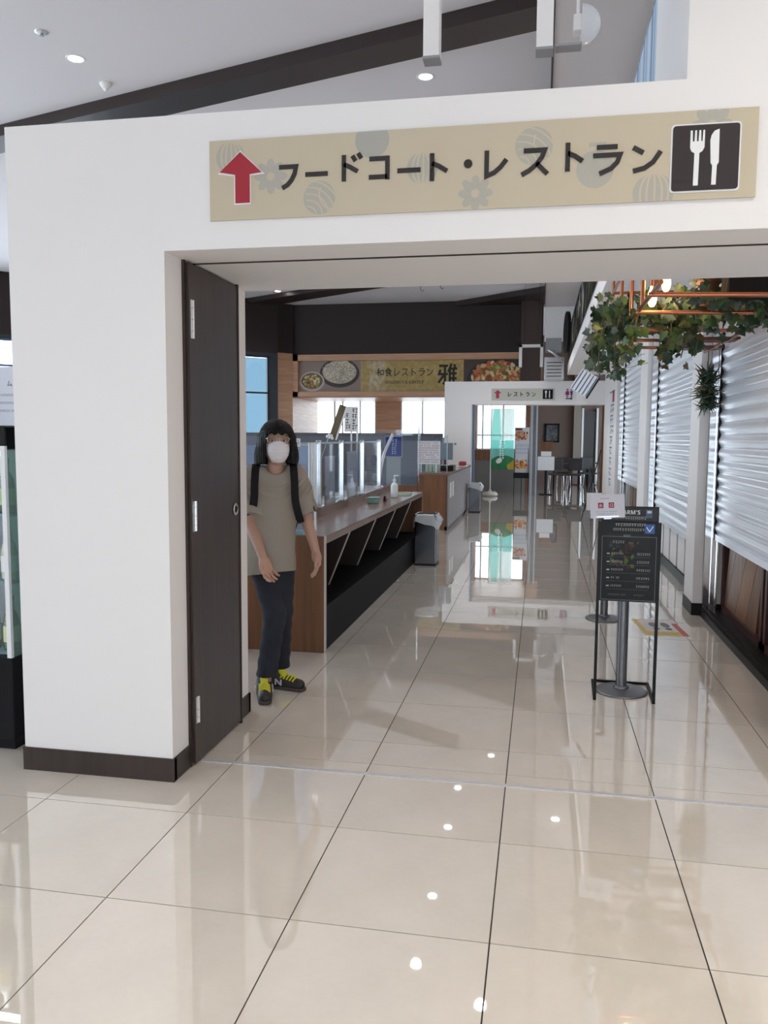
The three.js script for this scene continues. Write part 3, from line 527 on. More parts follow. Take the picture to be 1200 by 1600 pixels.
// things on the counter
{
  const b = thing('soap_bottle', 'white pump bottle standing on the wooden counter', 'bottle', -1.56, .79, -8.85);
  part('bottle', lathe([[0, 0], [.038, 0], [.04, .01], [.04, .13], [.03, .155], [.013, .165], [.013, .18]]), std(rgb(.72, .75, .74), .3), b);
  part('pump', [cyl(.016, .016, .025, 0, .19, 0), cyl(.005, .005, .04, 0, .22, 0), span(-.008, .045, .235, .248, -.008, .008, .003)], M.paper, b);
  const c = thing('condiment_case', 'pale green lidded case on the counter', 'case', -1.63, .79, -8.05);
  part('case', span(-.05, .05, 0, .05, -.07, .07, .012), std(rgb(.20, .36, .32), .35), c); part('lid', span(-.055, .055, .05, .062, -.075, .075, .004), std(rgb(.26, .42, .38), .35), c);
  const tr = thing('coin_tray', 'pale green flat tray beside the pump bottle', 'tray', -1.55, .79, -9.3);
  part('dish', [span(-.1, .1, 0, .008, -.11, .11), span(-.1, .1, .008, .02, -.11, -.1), span(-.1, .1, .008, .02, .1, .11), span(-.1, -.09, .008, .02, -.1, .1), span(.09, .1, .008, .02, -.1, .1)], std(rgb(.42, .52, .44), .5), tr);
  const st = thing('stamp_pair', 'two small red and black stamps by the green case', 'stamps', -1.57, .79, -8.35);
  for (const s of [-1, 1]) { const q = part('stamp', lathe([[0, 0], [.014, 0], [.014, .015], [.008, .03], [.011, .05], [0, .056]], 14), s < 0 ? std(rgb(.2, .02, .03), .4) : M.black, st, 0, 0, s * .03); void q; }
}
// behind the counter: low partition, sheets, plants, brush-lettered boards
{
  const d = struct('partition_kitchen', [span(-6.3, -1.95, 0, 1.46, -16.6, -16.7)], std(rgb(.085, .095, .13), .3), 'low blue-grey partition behind the counter screens');
  part('cap', span(-6.3, -1.95, 1.46, 1.53, -16.57, -16.73), std(rgb(.06, .055, .065), .4), d);
  const sheetMat = (w, h, f) => phy(0xffffff, .9, { map: canvasTex(w, h, f), transmission: .4, thickness: 0 });
  const hand = (n, c) => (x, w, h) => { x.fillStyle = '#cfd3dc'; x.fillRect(0, 0, w, h); x.lineWidth = 5; for (let i = 0; i < n; i++) { x.strokeStyle = c; x.beginPath(); let px = w * (.1 + .8 * i / n), py = 10; x.moveTo(px, py); while (py < h - 20) { py += rr(8, 22); px += rr(-10, 10); x.lineTo(px, py); } x.stroke(); } };
  for (const [x, z, w, h, y, lab] of [[-1.86, -7.2, .34, .34, 1.1, 'white sheet of brush writing behind the screen, nearer one'], [-1.86, -8.1, .44, .36, 1.12, 'white sheet of brush writing behind the screen, farther one']]) {
    const s = thing('menu_sheet', lab, 'menu', x, y, z, Math.PI / 2, 'sheets behind the counter screen'); part('sheet', sheet(w, h), sheetMat(256, 256, hand(6, '#5a6684')), s); part('clip_bar', box(w, .012, .012, 0, h / 2, 0), M.alu, s);
    part('stand', span(-w / 2, w / 2, -.26, -h / 2, -.006, .006), M.grey, s);
  }
  // plants along the ledge
  const leaf = (() => { const s = new THREE.Shape(); s.moveTo(0, 0); s.quadraticCurveTo(.02, .03, 0, .085); s.quadraticCurveTo(-.02, .03, 0, 0); const g = new THREE.ShapeGeometry(s, 5); const p = g.attributes.position; for (let i = 0; i < p.count; i++) p.setZ(i, -Math.abs(p.getX(i)) * .5 - p.getY(i) * p.getY(i) * 3); g.computeVertexNormals(); return g; })();
  const lm = [std(rgb(.05, .11, .04), .5, { side: THREE.DoubleSide }), std(rgb(.09, .15, .06), .5, { side: THREE.DoubleSide }), std(rgb(.30, .12, .05), .5, { side: THREE.DoubleSide })];
  for (const [z, lab, k] of [[-6.15, 'small potted plant with orange leaves behind the first screen', 2], [-6.8, 'small green potted plant behind the second screen', 0], [-7.0, 'bushy low potted plant behind the second screen', 1]]) {
    const p = thing('potted_plant', lab, 'plant', -1.93, .86, z); part('pot', lathe([[0, 0], [.035, 0], [.048, .07], [.05, .08], [.042, .08], [.04, .07], [0, .065]]), M.grey, p);
    for (let i = 0; i < 34; i++) { const m = part('leaf', leaf, lm[rnd() < .6 ? k : Math.floor(rnd() * 2)], p, rr(-.02, .02), .07 + rnd() * .03, rr(-.02, .02)); m.rotation.set(rr(-1.1, 1.1), rr(0, 6.28), rr(-1.1, 1.1)); m.scale.setScalar(rr(.8, 1.7)); }
  }
  // brush-lettered board, slanted brown board, long pale tube
  const bt = canvasTex(160, 256, (x, w, h) => { x.fillStyle = '#d8d6d6'; x.fillRect(0, 0, w, h); for (let i = 0; i < 3; i++) marks(x, 18, 70 + i * 56, 40, 44, '#1a1718', 1); for (let i = 0; i < 4; i++) marks(x, 92, 20 + i * 56, 44, 46, '#1a1718', 1); });
  const bd = thing('lettered_board', 'white board with black brush lettering above the counter screens', 'board', -2.66, 1.70, -11.5); part('board', sheet(.2, .36, .01), std(0xffffff, .6, { map: bt }), bd); part('post', span(-.01, .01, -.95, -.18, -.02, 0), M.alu, bd); part('base', span(-.12, .12, -1.7, -.95, -.1, .1), M.grey, bd);
  const br = thing('slanted_board', 'slanted brown menu board left of the white lettered board', 'board', -2.86, 1.66, -11.5); br.rotation.z = -.33;
  part('board', box(.1, .50, .02, 0, 0, 0, .003), std(0xffffff, .5, { map: wood(96, 84, 60, .8, 77) }), br); part('edge', box(.02, .50, .025, .06, 0, 0), M.paper, br);
  const fl = part('flower', [0, 1, 2, 3, 4].map((k) => { const g = new THREE.SphereGeometry(.022, 8, 6); g.translate(-.05 + k * .02 - .02, -.24 + (k % 2) * .03, .03); return g; }), M.paper, br); void fl; part('stem', rod([-.05, -.25, .02], [-.05, -1.7, .02], .01), M.acrylicEdge, br);
  const tb = thing('tube_stand', 'long pale bent tube rising from the counter by the bottle', 'tube', -1.82, .87, -9.3);
  part('tube', tube([[0, 0, 0], [.02, .22, 0], [.06, .40, 0], [.16, .62, 0]], .018, 30, 10), M.plastic, tb); part('base', lathe([[0, 0], [.05, 0], [.05, .015], [.02, .03], [0, .03]]), M.paper, tb);
  const bp = thing('blue_poster', 'blue poster with white writing at the end of the screens', 'poster', -2.01, 1.32, -11.3); part('sheet', sheet(.23, .27), sheetMat(128, 160, (x, w, h) => { x.fillStyle = '#2b3f92'; x.fillRect(0, 0, w, h); for (let i = 0; i < 4; i++) marks(x, 50, 20 + i * 32, 34, 26, '#cdd6f0', 1); }), bp); part('back_board', box(.25, .30, .01, 0, 0, -.008), M.grey, bp); part('stand', span(-.1, .1, -1.32, -.15, -.03, -.01), M.grey, bp);
  const gp = thing('side_screen', 'pale acrylic side screen beyond the first counter', 'screen', -2.1, 0, -11.0); part('pane', span(-.35, .48, .8, 1.55, -.003, .003), M.acrylic, gp); part('post', [span(-.37, -.35, 0, 1.6, -.012, .012), span(.48, .50, 0, 1.6, -.012, .012)], M.chrome, gp); part('lower_panel', span(-.35, .48, .0, .8, -.01, .01), M.counterWood, gp);
}
// second counter with till
{
  const t = thing('cashier_counter', 'shorter wooden cashier counter farther along the left', 'counter', -1.39, 0, -12.75);
  part('end_panel', span(-.5, -.02, 0, .88, -.03, 0, .002), M.counterWood, t); part('front_panel', span(-.03, 0, .06, .86, 0, -4.05), std(rgb(.24, .21, .22), .45), t); part('plinth', span(-.06, -.02, 0, .06, 0, -4.05), M.black, t); part('worktop', span(-.5, .01, .86, .9, .005, -4.05, .003), M.counterTop, t); part('back_panel', span(-.5, -.47, 0, .86, 0, -4.05), M.counterWood, t);
  for (let i = 0; i < 2; i++) { const l = part('leaflet', span(.0, .004, .5, .74, -.2 - i * .35, -.4 - i * .35), M.paper, t); void l; }
  const s = thing('notice_sheet', 'white printed notice on the screen above the cashier counter', 'notice', -1.72, 1.21, -12.85); part('sheet', sheet(.36, .36), std(0xffffff, .6, { map: canvasTex(256, 256, (x, w, h) => { x.fillStyle = '#d6d2d8'; x.fillRect(0, 0, w, h); for (let i = 0; i < 9; i++) marks(x, 16, 16 + i * 26, 220, 17, i % 3 ? '#5a5660' : '#9a4a5a'); }) }), s); part('clip_bar', box(.36, .01, .012, 0, .18, 0), M.alu, s); part('leg', [rod([-.12, -.18, 0], [-.12, -.32, 0], .006), rod([.12, -.18, 0], [.12, -.32, 0], .006)], M.alu, s);
  const sc = thing('cashier_screen', 'clear acrylic screen on the cashier counter', 'screen', -1.64, .9, -12.95); part('pane', span(-.23, .20, 0, .57, -.003, .003), M.acrylic, sc); part('post', [span(-.25, -.235, 0, .6, -.01, .01), span(.19, .205, 0, .6, -.01, .01)], M.chrome, sc);
  const r = thing('cash_register', 'grey cash register with screen on the cashier counter', 'register', -1.56, .9, -13.7);
  part('drawer', span(-.14, .16, 0, .09, -.18, .18, .008), M.black, r); part('display', box(.26, .28, .025, 0, .32, 0, .006), std(rgb(.16, .20, .22), .3), r); part('stem', span(-.02, .02, .09, .2, -.03, 0), M.black, r); part('keys', [0, 1, 2, 3].map((k) => span(-.1 + k * .05, -.065 + k * .05, .09, .1, .05, .12)), M.paper, r);
  const lb = thing('label_box', 'pale green boxes in a row on the cashier counter', 'boxes', -1.72, .9, -13.25); for (let k = 0; k < 4; k++) part('box', span(-.1 + k * .06, -.05 + k * .06, 0, .11, -.06, .06, .004), std(rgb(.42, .48, .36), .5), lb);
  const rd = thing('red_cushion', 'small dark red item at the far end of the cashier counter', 'cushion', -1.47, .9, -15.9); part('cushion', box(.14, .09, .2, 0, .05, 0, .03), std(rgb(.22, .02, .04), .7), rd); part('mat', box(.2, .008, .26, 0, .004, 0), M.paper, rd);
}
// bins with bag liners
function bin(label, x, z, w, d, h) {
  const t = thing('litter_bin', label, 'bin', x, 0, z, 0, 'steel bins with bag liners');
  part('shell', [span(-w / 2, w / 2, .02, h, -d / 2, d / 2, .012)], M.steelBin, t); part('base', span(-w / 2 + .004, w / 2 - .004, 0, .02, -d / 2 + .004, d / 2 - .004), M.black, t);
  const pts = 40, rows = 6, pos = [], idx = [];
  for (let j = 0; j <= rows; j++) for (let i = 0; i < pts; i++) {
    const a = i / pts * Math.PI * 2, sx = Math.sign(Math.cos(a)) * Math.pow(Math.abs(Math.cos(a)), .35), sz = Math.sign(Math.sin(a)) * Math.pow(Math.abs(Math.sin(a)), .35), k = j / rows;
    const fl = 1.0 + .02 + (k > .2 ? (k - .2) * .2 : -.1 * (.2 - k) * 5) + (rnd() - .5) * .05 * (k + .2), drop = k < .2 ? h - .02 + k * .15 : h + .012 - (k - .2) * (.16 + .05 * Math.sin(a * 3 + x));
    pos.push(sx * w / 2 * fl + (k > .6 ? .03 * Math.max(0, Math.cos(a)) * k : 0), drop + (rnd() - .5) * .012, sz * d / 2 * fl);
  }
  for (let j = 0; j < rows; j++) for (let i = 0; i < pts; i++) { const a = j * pts + i, b = j * pts + (i + 1) % pts; idx.push(a, b, a + pts, b, b + pts, a + pts); }
  const g = new THREE.BufferGeometry(); g.setAttribute('position', new THREE.Float32BufferAttribute(pos, 3)); g.setIndex(idx); g.computeVertexNormals(); g.setAttribute('uv', new THREE.Float32BufferAttribute(new Float32Array(pos.length / 3 * 2), 2));
  part('bag_liner', g, M.bag, t);
  part('bag_mouth', span(-w / 2 + .02, w / 2 - .02, h - .01, h + .004, -d / 2 + .02, d / 2 - .02), M.black, t);
}
M.steelBin = std(rgb(.26, .27, .30), .14, { metalness: 1 }); M.bag = phy(rgb(.80, .84, .88), .3, { transmission: .5, thickness: 0, side: THREE.DoubleSide });
bin('steel bin with clear bag liner at the end of the long counter', -1.255, -9.3, .25, .3, .58); bin('dark steel bin with bag liner past the cashier counter', -1.235, -16.1, .23, .3, .57);
// ---------------------------------------------------------------- far end beyond the second portal
{
  const f = thing('green_flag', 'teal and green hanging flag with white writing before the far window', 'flag', -.92, 0, -20.6);
  const tex = canvasTex(256, 560, (x, w, h) => { x.fillStyle = '#e4f4ee'; x.fillRect(0, 0, w, h); x.fillStyle = '#9adfd2'; x.beginPath(); x.moveTo(30, 0); x.lineTo(90, 0); x.lineTo(120, h * .62); x.lineTo(0, h * .62); x.lineTo(0, 200); x.fill(); x.fillStyle = '#7ccfc4'; x.fillRect(0, h * .52, w, h * .34); x.fillStyle = '#2f7d4c'; x.beginPath(); x.moveTo(0, h * .84); x.quadraticCurveTo(w * .5, h * .7, w, h * .82); x.lineTo(w, h); x.lineTo(0, h); x.fill(); x.fillStyle = '#b8a02c'; x.beginPath(); x.moveTo(w * .7, h * .93); x.lineTo(w, h * .84); x.lineTo(w, h); x.lineTo(w * .75, h); x.fill(); for (let i = 0; i < 4; i++) marks(x, 90, 290 + i * 46, 50, 38, '#f4faf8', 1); x.fillStyle = '#e8e8e8'; x.beginPath(); x.ellipse(90, 480, 34, 24, -.4, 0, 7); x.fill(); });
  const g = new THREE.PlaneGeometry(.56, 1.5, 16, 4); { const p = g.attributes.position; for (let i = 0; i < p.count; i++) p.setZ(i, .03 * Math.sin(p.getX(i) * 22 + p.getY(i))); g.computeVertexNormals(); }
  part('cloth', g, phy(0xffffff, .9, { map: tex, transmission: .65, thickness: 0, side: THREE.DoubleSide }), f, 0, 1.42, 0);
  part('pole', [rod([-.29, .1, 0], [-.29, 2.25, 0], .012), rod([-.29, 2.2, 0], [.28, 2.2, 0], .008)], M.paper, f);
  const b = part('water_base', lathe([[0, 0], [.16, 0], [.19, .03], [.19, .06], [.16, .1], [.04, .12], [.03, .16], [0, .16]]), std(rgb(.68, .66, .60), .5), f, -.29, 0, 0); part('cap', cyl(.03, .03, .03, .1, .12, 0), M.grey, b);
  const p = thing('poster_stand', 'tall white poster stand with food pictures beside the green flag', 'poster stand', -.47, 0, -21.5);
  part('panel', sheet(.38, 1.16, .02), std(0xffffff, .6, { map: canvasTex(192, 560, (x, w, h) => { x.fillStyle = '#d6d4dc'; x.fillRect(0, 0, w, h); const blob = (cy, hh, cs) => { for (let i = 0; i < 70; i++) { x.fillStyle = cs[Math.floor(rnd() * cs.length)]; x.beginPath(); x.ellipse(20 + rnd() * (w - 50), cy + (rnd() - .5) * hh, 8 + rnd() * 14, 6 + rnd() * 10, rnd() * 3, 0, 7); x.fill(); } }; blob(105, 100, ['#a8552c', '#c98a5c', '#8c3a24', '#d8b090']); blob(455, 110, ['#d8a838', '#c9702c', '#b05038', '#e8c890']); for (let i = 0; i < 3; i++) marks(x, 20, 210 + i * 46, 150, 30, '#8fa3c4'); x.fillStyle = '#5a3a30'; x.fillRect(10, 10, 90, 26); }) }), p, 0, 1.14, 0);
  const st = part('easel', [rod([-.18, 0, .05], [-.17, 1.7, -.02], .01), rod([.18, 0, .05], [.17, 1.7, -.02], .01), rod([0, 0, -.3], [0, 1.5, -.03], .01)], M.black, p); part('tray', span(-.2, .2, .42, .56, -.02, .08), M.black, st);
  const m = thing('menu_stand', 'black pole menu stand with wooden plate and white sheet at the far end', 'menu stand', .15, 0, -21.5);
  part('pole', span(-.03, .03, .02, .7, -.06, -.01), M.black, m); part('foot', span(-.16, .16, 0, .02, -.16, .16), M.black, m); part('white_sheet', [bar([0, .63, .04], [0, .98, .0], .42, .006)], M.paper, m); part('wooden_plate', span(-.17, .17, 1.12, 1.36, -.02, .0), M.counterWood, m); part('card', span(-.13, .13, .99, 1.11, -.02, .0), M.paper, m);
  const pic = thing('framed_picture', 'dark framed picture on the brown restaurant wall', 'picture', .355, 1.615, -26.98);
  part('frame', [span(-.23, .23, .25, .30, 0, .03), span(-.23, .23, -.30, -.25, 0, .03), span(-.23, -.18, -.3, .3, 0, .03), span(.18, .23, -.3, .3, 0, .03)], M.black, pic); part('print', sheet(.38, .52, .006), std(0xffffff, .5, { map: noiseTex(64, 64, (u, v) => { const k = 50 + 60 * vnoise(u * 7, v * 9, 9, 7, 9); return [k, k * 1.02, k * 1.08]; }) }), pic, 0, 0, .008);
  struct('post_wood', [span(-.38, -.28, 0, 2.6, -21.9, -22.1)], M.counterWood, 'reddish wooden post right of the poster stand');
  const gd = struct('door_2', [span(-.26, -.2, 0, 2.4, -22.0, -22.06), span(-.12, -.08, 0, 2.4, -22.0, -22.06)], std(rgb(.42, .52, .62), .35), 'glass door edge beside the wooden post'); part('pane', span(-.2, -.12, .05, 2.35, -22.02, -22.03), M.acrylic, gd);
  struct('door_3', span(1.33, 1.72, 0, 2.3, -26.9, -26.98), std(rgb(.07, .065, .07), .4), 'dark door at the right of the far restaurant');
  struct('door_frame_far', [span(1.27, 1.33, 0, 2.4, -26.85, -26.98), span(1.72, 1.78, 0, 2.4, -26.85, -26.98)], M.paper, 'white frame of the dark far door');
  struct('pilaster_far', span(1.02, 1.25, 0, CEIL, -26.8, -27), std(rgb(.27, .23, .20), .6), 'pale pilaster left of the dark far door');
  struct('panel_right_far', [span(1.31, 1.62, 0, 2.165, -18.6, -19.0)], M.counterWood, 'wooden jamb panel right of the far portal');
  // tables and chairs of the restaurant
  const chairMat = std(rgb(.03, .03, .034), .4);
  function chair(x, z, turn, label) {
    const c = thing('dining_chair', label, 'chair', x, 0, z, turn, 'chairs of the far restaurant');
    part('seat', box(.42, .05, .42, 0, .44, 0, .02), chairMat, c); part('backrest', box(.40, .34, .03, 0, .72, -.2, .012), chairMat, c);
    for (const [a, b] of [[-1, -1], [1, -1], [-1, 1], [1, 1]]) part('leg', rod([a * .18, .42, b * .18], [a * .2, 0, b * .2], .012, 8), M.chrome, c);
  }
  function table(x, z, label) {
    const c = thing('dining_table', label, 'table', x, 0, z, 0, 'tables of the far restaurant');
    part('tabletop', box(.8, .03, .7, 0, .72, 0, .008), M.counterWood, c); for (const [a, b] of [[-1, -1], [1, -1], [-1, 1], [1, 1]]) part('leg', rod([a * .35, .71, b * .3], [a * .35, 0, b * .3], .02, 8), M.black, c);
  }
  table(.75, -24.2, 'wooden table behind the menu stand'); table(1.75, -25.4, 'wooden table near the dark far door');
  chair(.45, -23.5, .1, 'black chair in front of the table behind the menu stand'); chair(.95, -23.5, -.15, 'black chair right of the menu stand'); chair(.7, -24.9, 3.1, 'black chair on the far side of the nearer table'); chair(1.4, -24.7, .2, 'black chair before the table near the dark door'); chair(1.9, -24.75, 0, 'black chair at the right end of the far restaurant');
  struct('carpet_far', span(.9, 2.9, 0, .004, -25.9, -26.8), std(rgb(.10, .03, .05), .9), 'dark red mat before the far door');
}
// ---------------------------------------------------------------- black menu board, barrier poles, floor sticker
{
  const t = thing('menu_board', 'black standing menu board with white print on two tall legs', 'menu board', .486, 0, -4.61, -.03);
  part('frame', [span(-.165, -.149, 0, 1.0, -.008, .008), span(.149, .165, 0, 1.0, -.008, .008)], M.black, t);
  for (const s of [-1, 1]) part('foot', span(s * .157 - .008, s * .157 + .008, 0, .014, -.36, .008), M.black, t);
  part('foot_bar', span(-.165, .165, 0, .014, -.36, -.345), M.black, t);
  const tex = canvasTex(512, 760, (x, w, h) => {
    x.fillStyle = '#0b0b0e'; x.fillRect(0, 0, w, h);
    x.fillStyle = '#161613'; x.fillRect(60, 120, 380, 150);
    for (let i = 0; i < 40; i++) { x.fillStyle = ['#5a2c22', '#4a5a22', '#2a2a2a', '#3a2018', '#2c3a44'][Math.floor(rnd() * 5)]; x.beginPath(); x.ellipse(90 + rnd() * 200, 200 + rnd() * 240, 8 + rnd() * 18, 6 + rnd() * 14, rnd() * 3, 0, 7); x.fill(); }
    x.fillStyle = '#d8d8d8'; x.font = 'bold 40px sans-serif'; x.textAlign = 'center'; marks(x, 130, 26, 250, 26, '#b8b8b4', .95); marks(x, 110, 72, 290, 26, '#a8a8a2', .95); x.font = '22px serif'; x.fillText('MENU', 236, 148);
    marks(x, 110, 190, 130, 24, '#9a9a96'); marks(x, 250, 200, 120, 18, '#77776f', .5);
    for (let i = 0; i < 5; i++) { const y = 300 + i * 76; x.fillStyle = '#c4c4c0'; x.fillRect(60, y + 6, 26, 10); marks(x, 100, y, 100, 20, '#a0a09c'); marks(x, 330, y, 110, 22, '#a8a8a4', 1); x.fillRect(60, y + 40, 380, 1); }
    marks(x, 80, 690, 160, 15, '#77776f'); marks(x, 300, 690, 100, 15, '#66665f');
    x.strokeStyle = '#9a9aa0'; x.lineWidth = 3; x.strokeRect(14, 150, w - 28, h - 164);
  });
  part('panel', sheet(.30, .445, .012), phy(0xffffff, .3, { map: tex, specularIntensity: .35 }), t, 0, .785, 0);
  part('header', span(-.15, .15, 1.0, 1.085, -.006, .006), M.blackMatte, t);
  const st = part('blue_sticker', sheet(.05, .05, .002), std(0xffffff, .5, { map: canvasTex(64, 64, (x) => { x.fillStyle = '#3a62a8'; x.fillRect(0, 0, 64, 64); x.strokeStyle = '#e8eefc'; x.lineWidth = 6; x.beginPath(); x.moveTo(10, 20); x.lineTo(30, 50); x.lineTo(54, 12); x.stroke(); }) }), t, .105, .965, .009); void st;
  const hd = part('header_print', sheet(.29, .075, .002), std(0xffffff, .5, { map: canvasTex(512, 132, (x, w, h) => { x.fillStyle = '#0c0c10'; x.fillRect(0, 0, w, h); x.fillStyle = '#dcdcdc'; x.font = 'bold 54px sans-serif'; x.fillText("FARM'S", 160, 66); marks(x, 90, 88, 320, 26, '#b0b0ac', .95); x.fillStyle = '#4a5a7a'; x.fillRect(400, 20, 60, 80); x.fillStyle = '#c4ccd8'; x.fillRect(412, 30, 40, 24); }) }), t, 0, 1.043, .008); void hd;
}
function pole(x, z, label, h) {
  const t = thing('barrier_pole', label, 'barrier pole', x, 0, z, 0, 'steel barrier poles');
  part('base', lathe([[0, 0], [.145, 0], [.148, .004], [.14, .012], [.05, .02], [.03, .03], [0, .03]], 40), M.steelPole, t); part('post', cyl(.03, .03, h - .02, 0, h / 2 + .01, 0, 24), M.steelPole, t); part('collar', lathe([[.03, 0], [.042, 0], [.044, .012], [.032, .02]], 24), M.steelPole, t, 0, .018, 0); part('head', cyl(.036, .036, .07, 0, h, 0, 24), M.black, t);
}
pole(.488, -4.80, 'grey steel barrier pole standing behind the black menu board', .93); pole(.535, -6.75, 'second grey barrier pole farther back, half hidden by the menu board', .93);
{
  const t = thing('exit_notice', 'white paper notice with two red squares at the upper left of the menu board', 'notice', .364, 1.085, -4.585);
  t.rotation.z = .06;
  part('sheet', sheet(.182, .127, .003), std(0xffffff, .6, { map: canvasTex(390, 270, (x, w, h) => { x.fillStyle = '#d5d4de'; x.fillRect(0, 0, w, h); for (const [c, px] of [['出', 90], ['口', 210]]) { x.fillStyle = '#8c1830'; x.fillRect(px, 92, 60, 62); x.strokeStyle = '#e8dde4'; drawGlyph(x, c, px + 12, 104, 36, 38, 5); } for (let i = 0; i < 2; i++) marks(x, 60, 190 + i * 26, 230, 14, '#8a88a0'); marks(x, 120, 40, 90, 14, '#6a6880'); }) }), t);
  part('holder', [span(-.06, .06, -.06, -.052, -.008, .003), span(-.02, .02, -.07, -.04, -.022, -.003)], M.alu, t);
  const w = thing('far_notice', 'second white notice behind, on the farther barrier pole', 'notice', .43, .95, -6.71); part('sheet', sheet(.12, .14, .003), M.paper, w); part('holder', span(-.02, .1, -.04, -.02, -.04, -.004), M.alu, w);
}
{
  const t = thing('floor_sticker', 'yellow and red floor sticker with grey footprints', 'floor sticker', .935, .0, -6.53, .07);
  const tex = canvasTex(256, 400, (x, w, h) => { x.fillStyle = '#cfc7c2'; x.fillRect(0, 0, w, h); x.fillStyle = '#c9a93a'; x.fillRect(0, h * .76, w, h * .24); x.fillRect(0, 0, w * .12, h); x.fillStyle = '#b03030'; x.fillRect(w * .86, h * .25, w * .14, h * .75); x.fillStyle = '#4b4858'; for (const cx of [.4, .68]) { x.beginPath(); x.ellipse(w * cx, h * .36, w * .1, h * .15, 0, 0, 7); x.fill(); x.beginPath(); x.ellipse(w * cx, h * .6, w * .08, h * .07, 0, 0, 7); x.fill(); } marks(x, 60, h * .86, 140, 18, '#7a6a20'); });
  const g = new THREE.PlaneGeometry(.32, .56); g.rotateX(-Math.PI / 2); g.translate(0, .0022, 0); part('print', g, std(0xffffff, .35, { map: tex }), t); part('film', span(-.162, .162, 0, .0018, -.282, .282), M.paper, t);
}
// ---------------------------------------------------------------- copper pipe pergola with ivy, bulbs, planters
{
  const t = thing('copper_pergola', 'copper pipe frame hanging under the right soffit', 'pipe frame', 0, 0, 0);
  const y = 2.2, r = .013;
  for (const z of [-7.0, -6.25, -5.55, -4.95, -4.4]) part('drop_pipe', rod([.55, y, z], [.55, 2.78, z], r), M.copper, t);
  part('long_pipe', rod([.55, y, -7.05], [.55, y, -4.2], r), M.copper, t); part('long_pipe', rod([1.28, y - .05, -7.05], [1.28, y - .05, -4.2], r), M.copper, t); part('upper_pipe', rod([.55, 2.62, -7.05], [.55, 2.62, -4.2], r * .9), M.copper, t);
  for (const z of [-7.0, -6.5, -5.9, -5.1, -4.5]) part('cross_pipe', rod([.53, y - .01, z], [1.36, y - .03, z], r), M.copper, t);
  part('upper_cross', rod([.55, 2.62, -7.0], [1.38, 2.62, -7.0], r * .9), M.copper, t);
  const board = std(0xffffff, .5, { map: wood(84, 46, 34, .5, 91, false) });
  for (const z of [-6.75, -6.2]) part('shelf_board', span(.95, 1.34, y - .06, y - .042, z - .09, z + .09), board, t);
  // ivy
  const ivy = (() => { const s = poly([[0, -.01], [.018, -.022], [.034, -.012], [.03, .004], [.046, .016], [.024, .024], [.016, .04], [0, .062], [-.016, .04], [-.024, .024], [-.046, .016], [-.03, .004], [-.034, -.012], [-.018, -.022]]); const g = new THREE.ShapeGeometry(s); const p = g.attributes.position; for (let i = 0; i < p.count; i++) p.setZ(i, -Math.abs(p.getX(i)) * .35 - p.getY(i) * p.getY(i) * 3); g.computeVertexNormals(); return g; })();
  const im = [[.030, .068, .022], [.05, .10, .03], [.02, .05, .028], [.085, .10, .03], [.075, .11, .085], [.11, .085, .025]].map(([a, b, c]) => std(rgb(a, b, c), .42, { side: THREE.DoubleSide }));
  const stemM = std(rgb(.08, .07, .03), .7);
  function ivyPlant(label, vines, n, mats) {
    const p = thing('ivy_plant', label, 'plant', 0, 0, 0, 0, 'trailing ivy on the copper frame'), curves = vines.map((v) => new THREE.CatmullRomCurve3(v.map((q) => V(...q))));
    curves.forEach((c) => part('stem', new THREE.TubeGeometry(c, 16, .004, 5), stemM, p));
    for (let i = 0; i < n; i++) { const c = curves[i % curves.length], q = c.getPoint(rnd()); const m = part('leaf', ivy, im[mats[Math.floor(rnd() * mats.length)]], p, q.x + rr(-.05, .05), q.y + rr(-.05, .05), q.z + rr(-.05, .05)); m.rotation.set(rr(-.9, .9), rr(-.9, .9), rr(1.4, 4.9)); m.scale.setScalar(rr(.55, 1.1)); }
  }
  const v1 = [], v2 = [], v3 = [];
  for (let i = 0; i < 11; i++) { const x = rr(.4, .66), z = rr(-6.2, -5.5); v1.push([[x + .05, 2.26, z], [x - .02, 2.26 + rr(0, .1), z + .02], [x - .07, 2.12, z + .05], [x - rr(.06, .1), rr(1.86, 2.05), z + .06]]); }
  for (let i = 0; i < 9; i++) { const z = rr(-6.6, -5.3), x = rr(.6, .86); v2.push([[x, 2.24, z], [x + .08, 2.3 + rr(-.05, .08), z + .1], [x + .14, 2.16, z + .16], [x + .12, rr(2.0, 2.15), z + .15]]); }
  for (let i = 0; i < 12; i++) { const z = rr(-5.7, -4.9), x = rr(.68, 1.08); v3.push([[x, 2.22, z], [x + .1, 2.28 + rr(-.04, .1), z], [x + .22, 2.22, z + .04], [x + .3, rr(2.1, 2.2), z]]); }
  ivyPlant('large ivy clump hanging over the left end of the copper frame', v1, 290, [0, 1, 2, 2, 0, 4]); ivyPlant('ivy with yellowish leaves in the middle of the copper frame', v2, 220, [0, 2, 3, 5, 2]); ivyPlant('dark ivy trailing at the right of the copper frame', v3, 270, [2, 2, 0, 4]);
  // hanging dark wreath on the pillar rail
  const w = thing('hanging_greenery', 'dark green bunch hanging on the steel rail by the first pillar', 'plant', 1.29, 1.83, -6.95);
  part('cord', rod([0, .1, 0], [0, .33, 0], .004), stemM, w);
  const needle = (() => { const g = new THREE.ConeGeometry(.009, .11, 4); g.translate(0, .055, 0); return g; })();
  for (let i = 0; i < 240; i++) { const m = part('sprig', needle, im[i % 7 === 0 ? 5 : 2], w, rr(-.05, .05), rr(-.13, .16), rr(-.04, .04)); m.rotation.set(rr(-2.4, 2.4), rr(0, 6.3), rr(-2.4, 2.4)); }
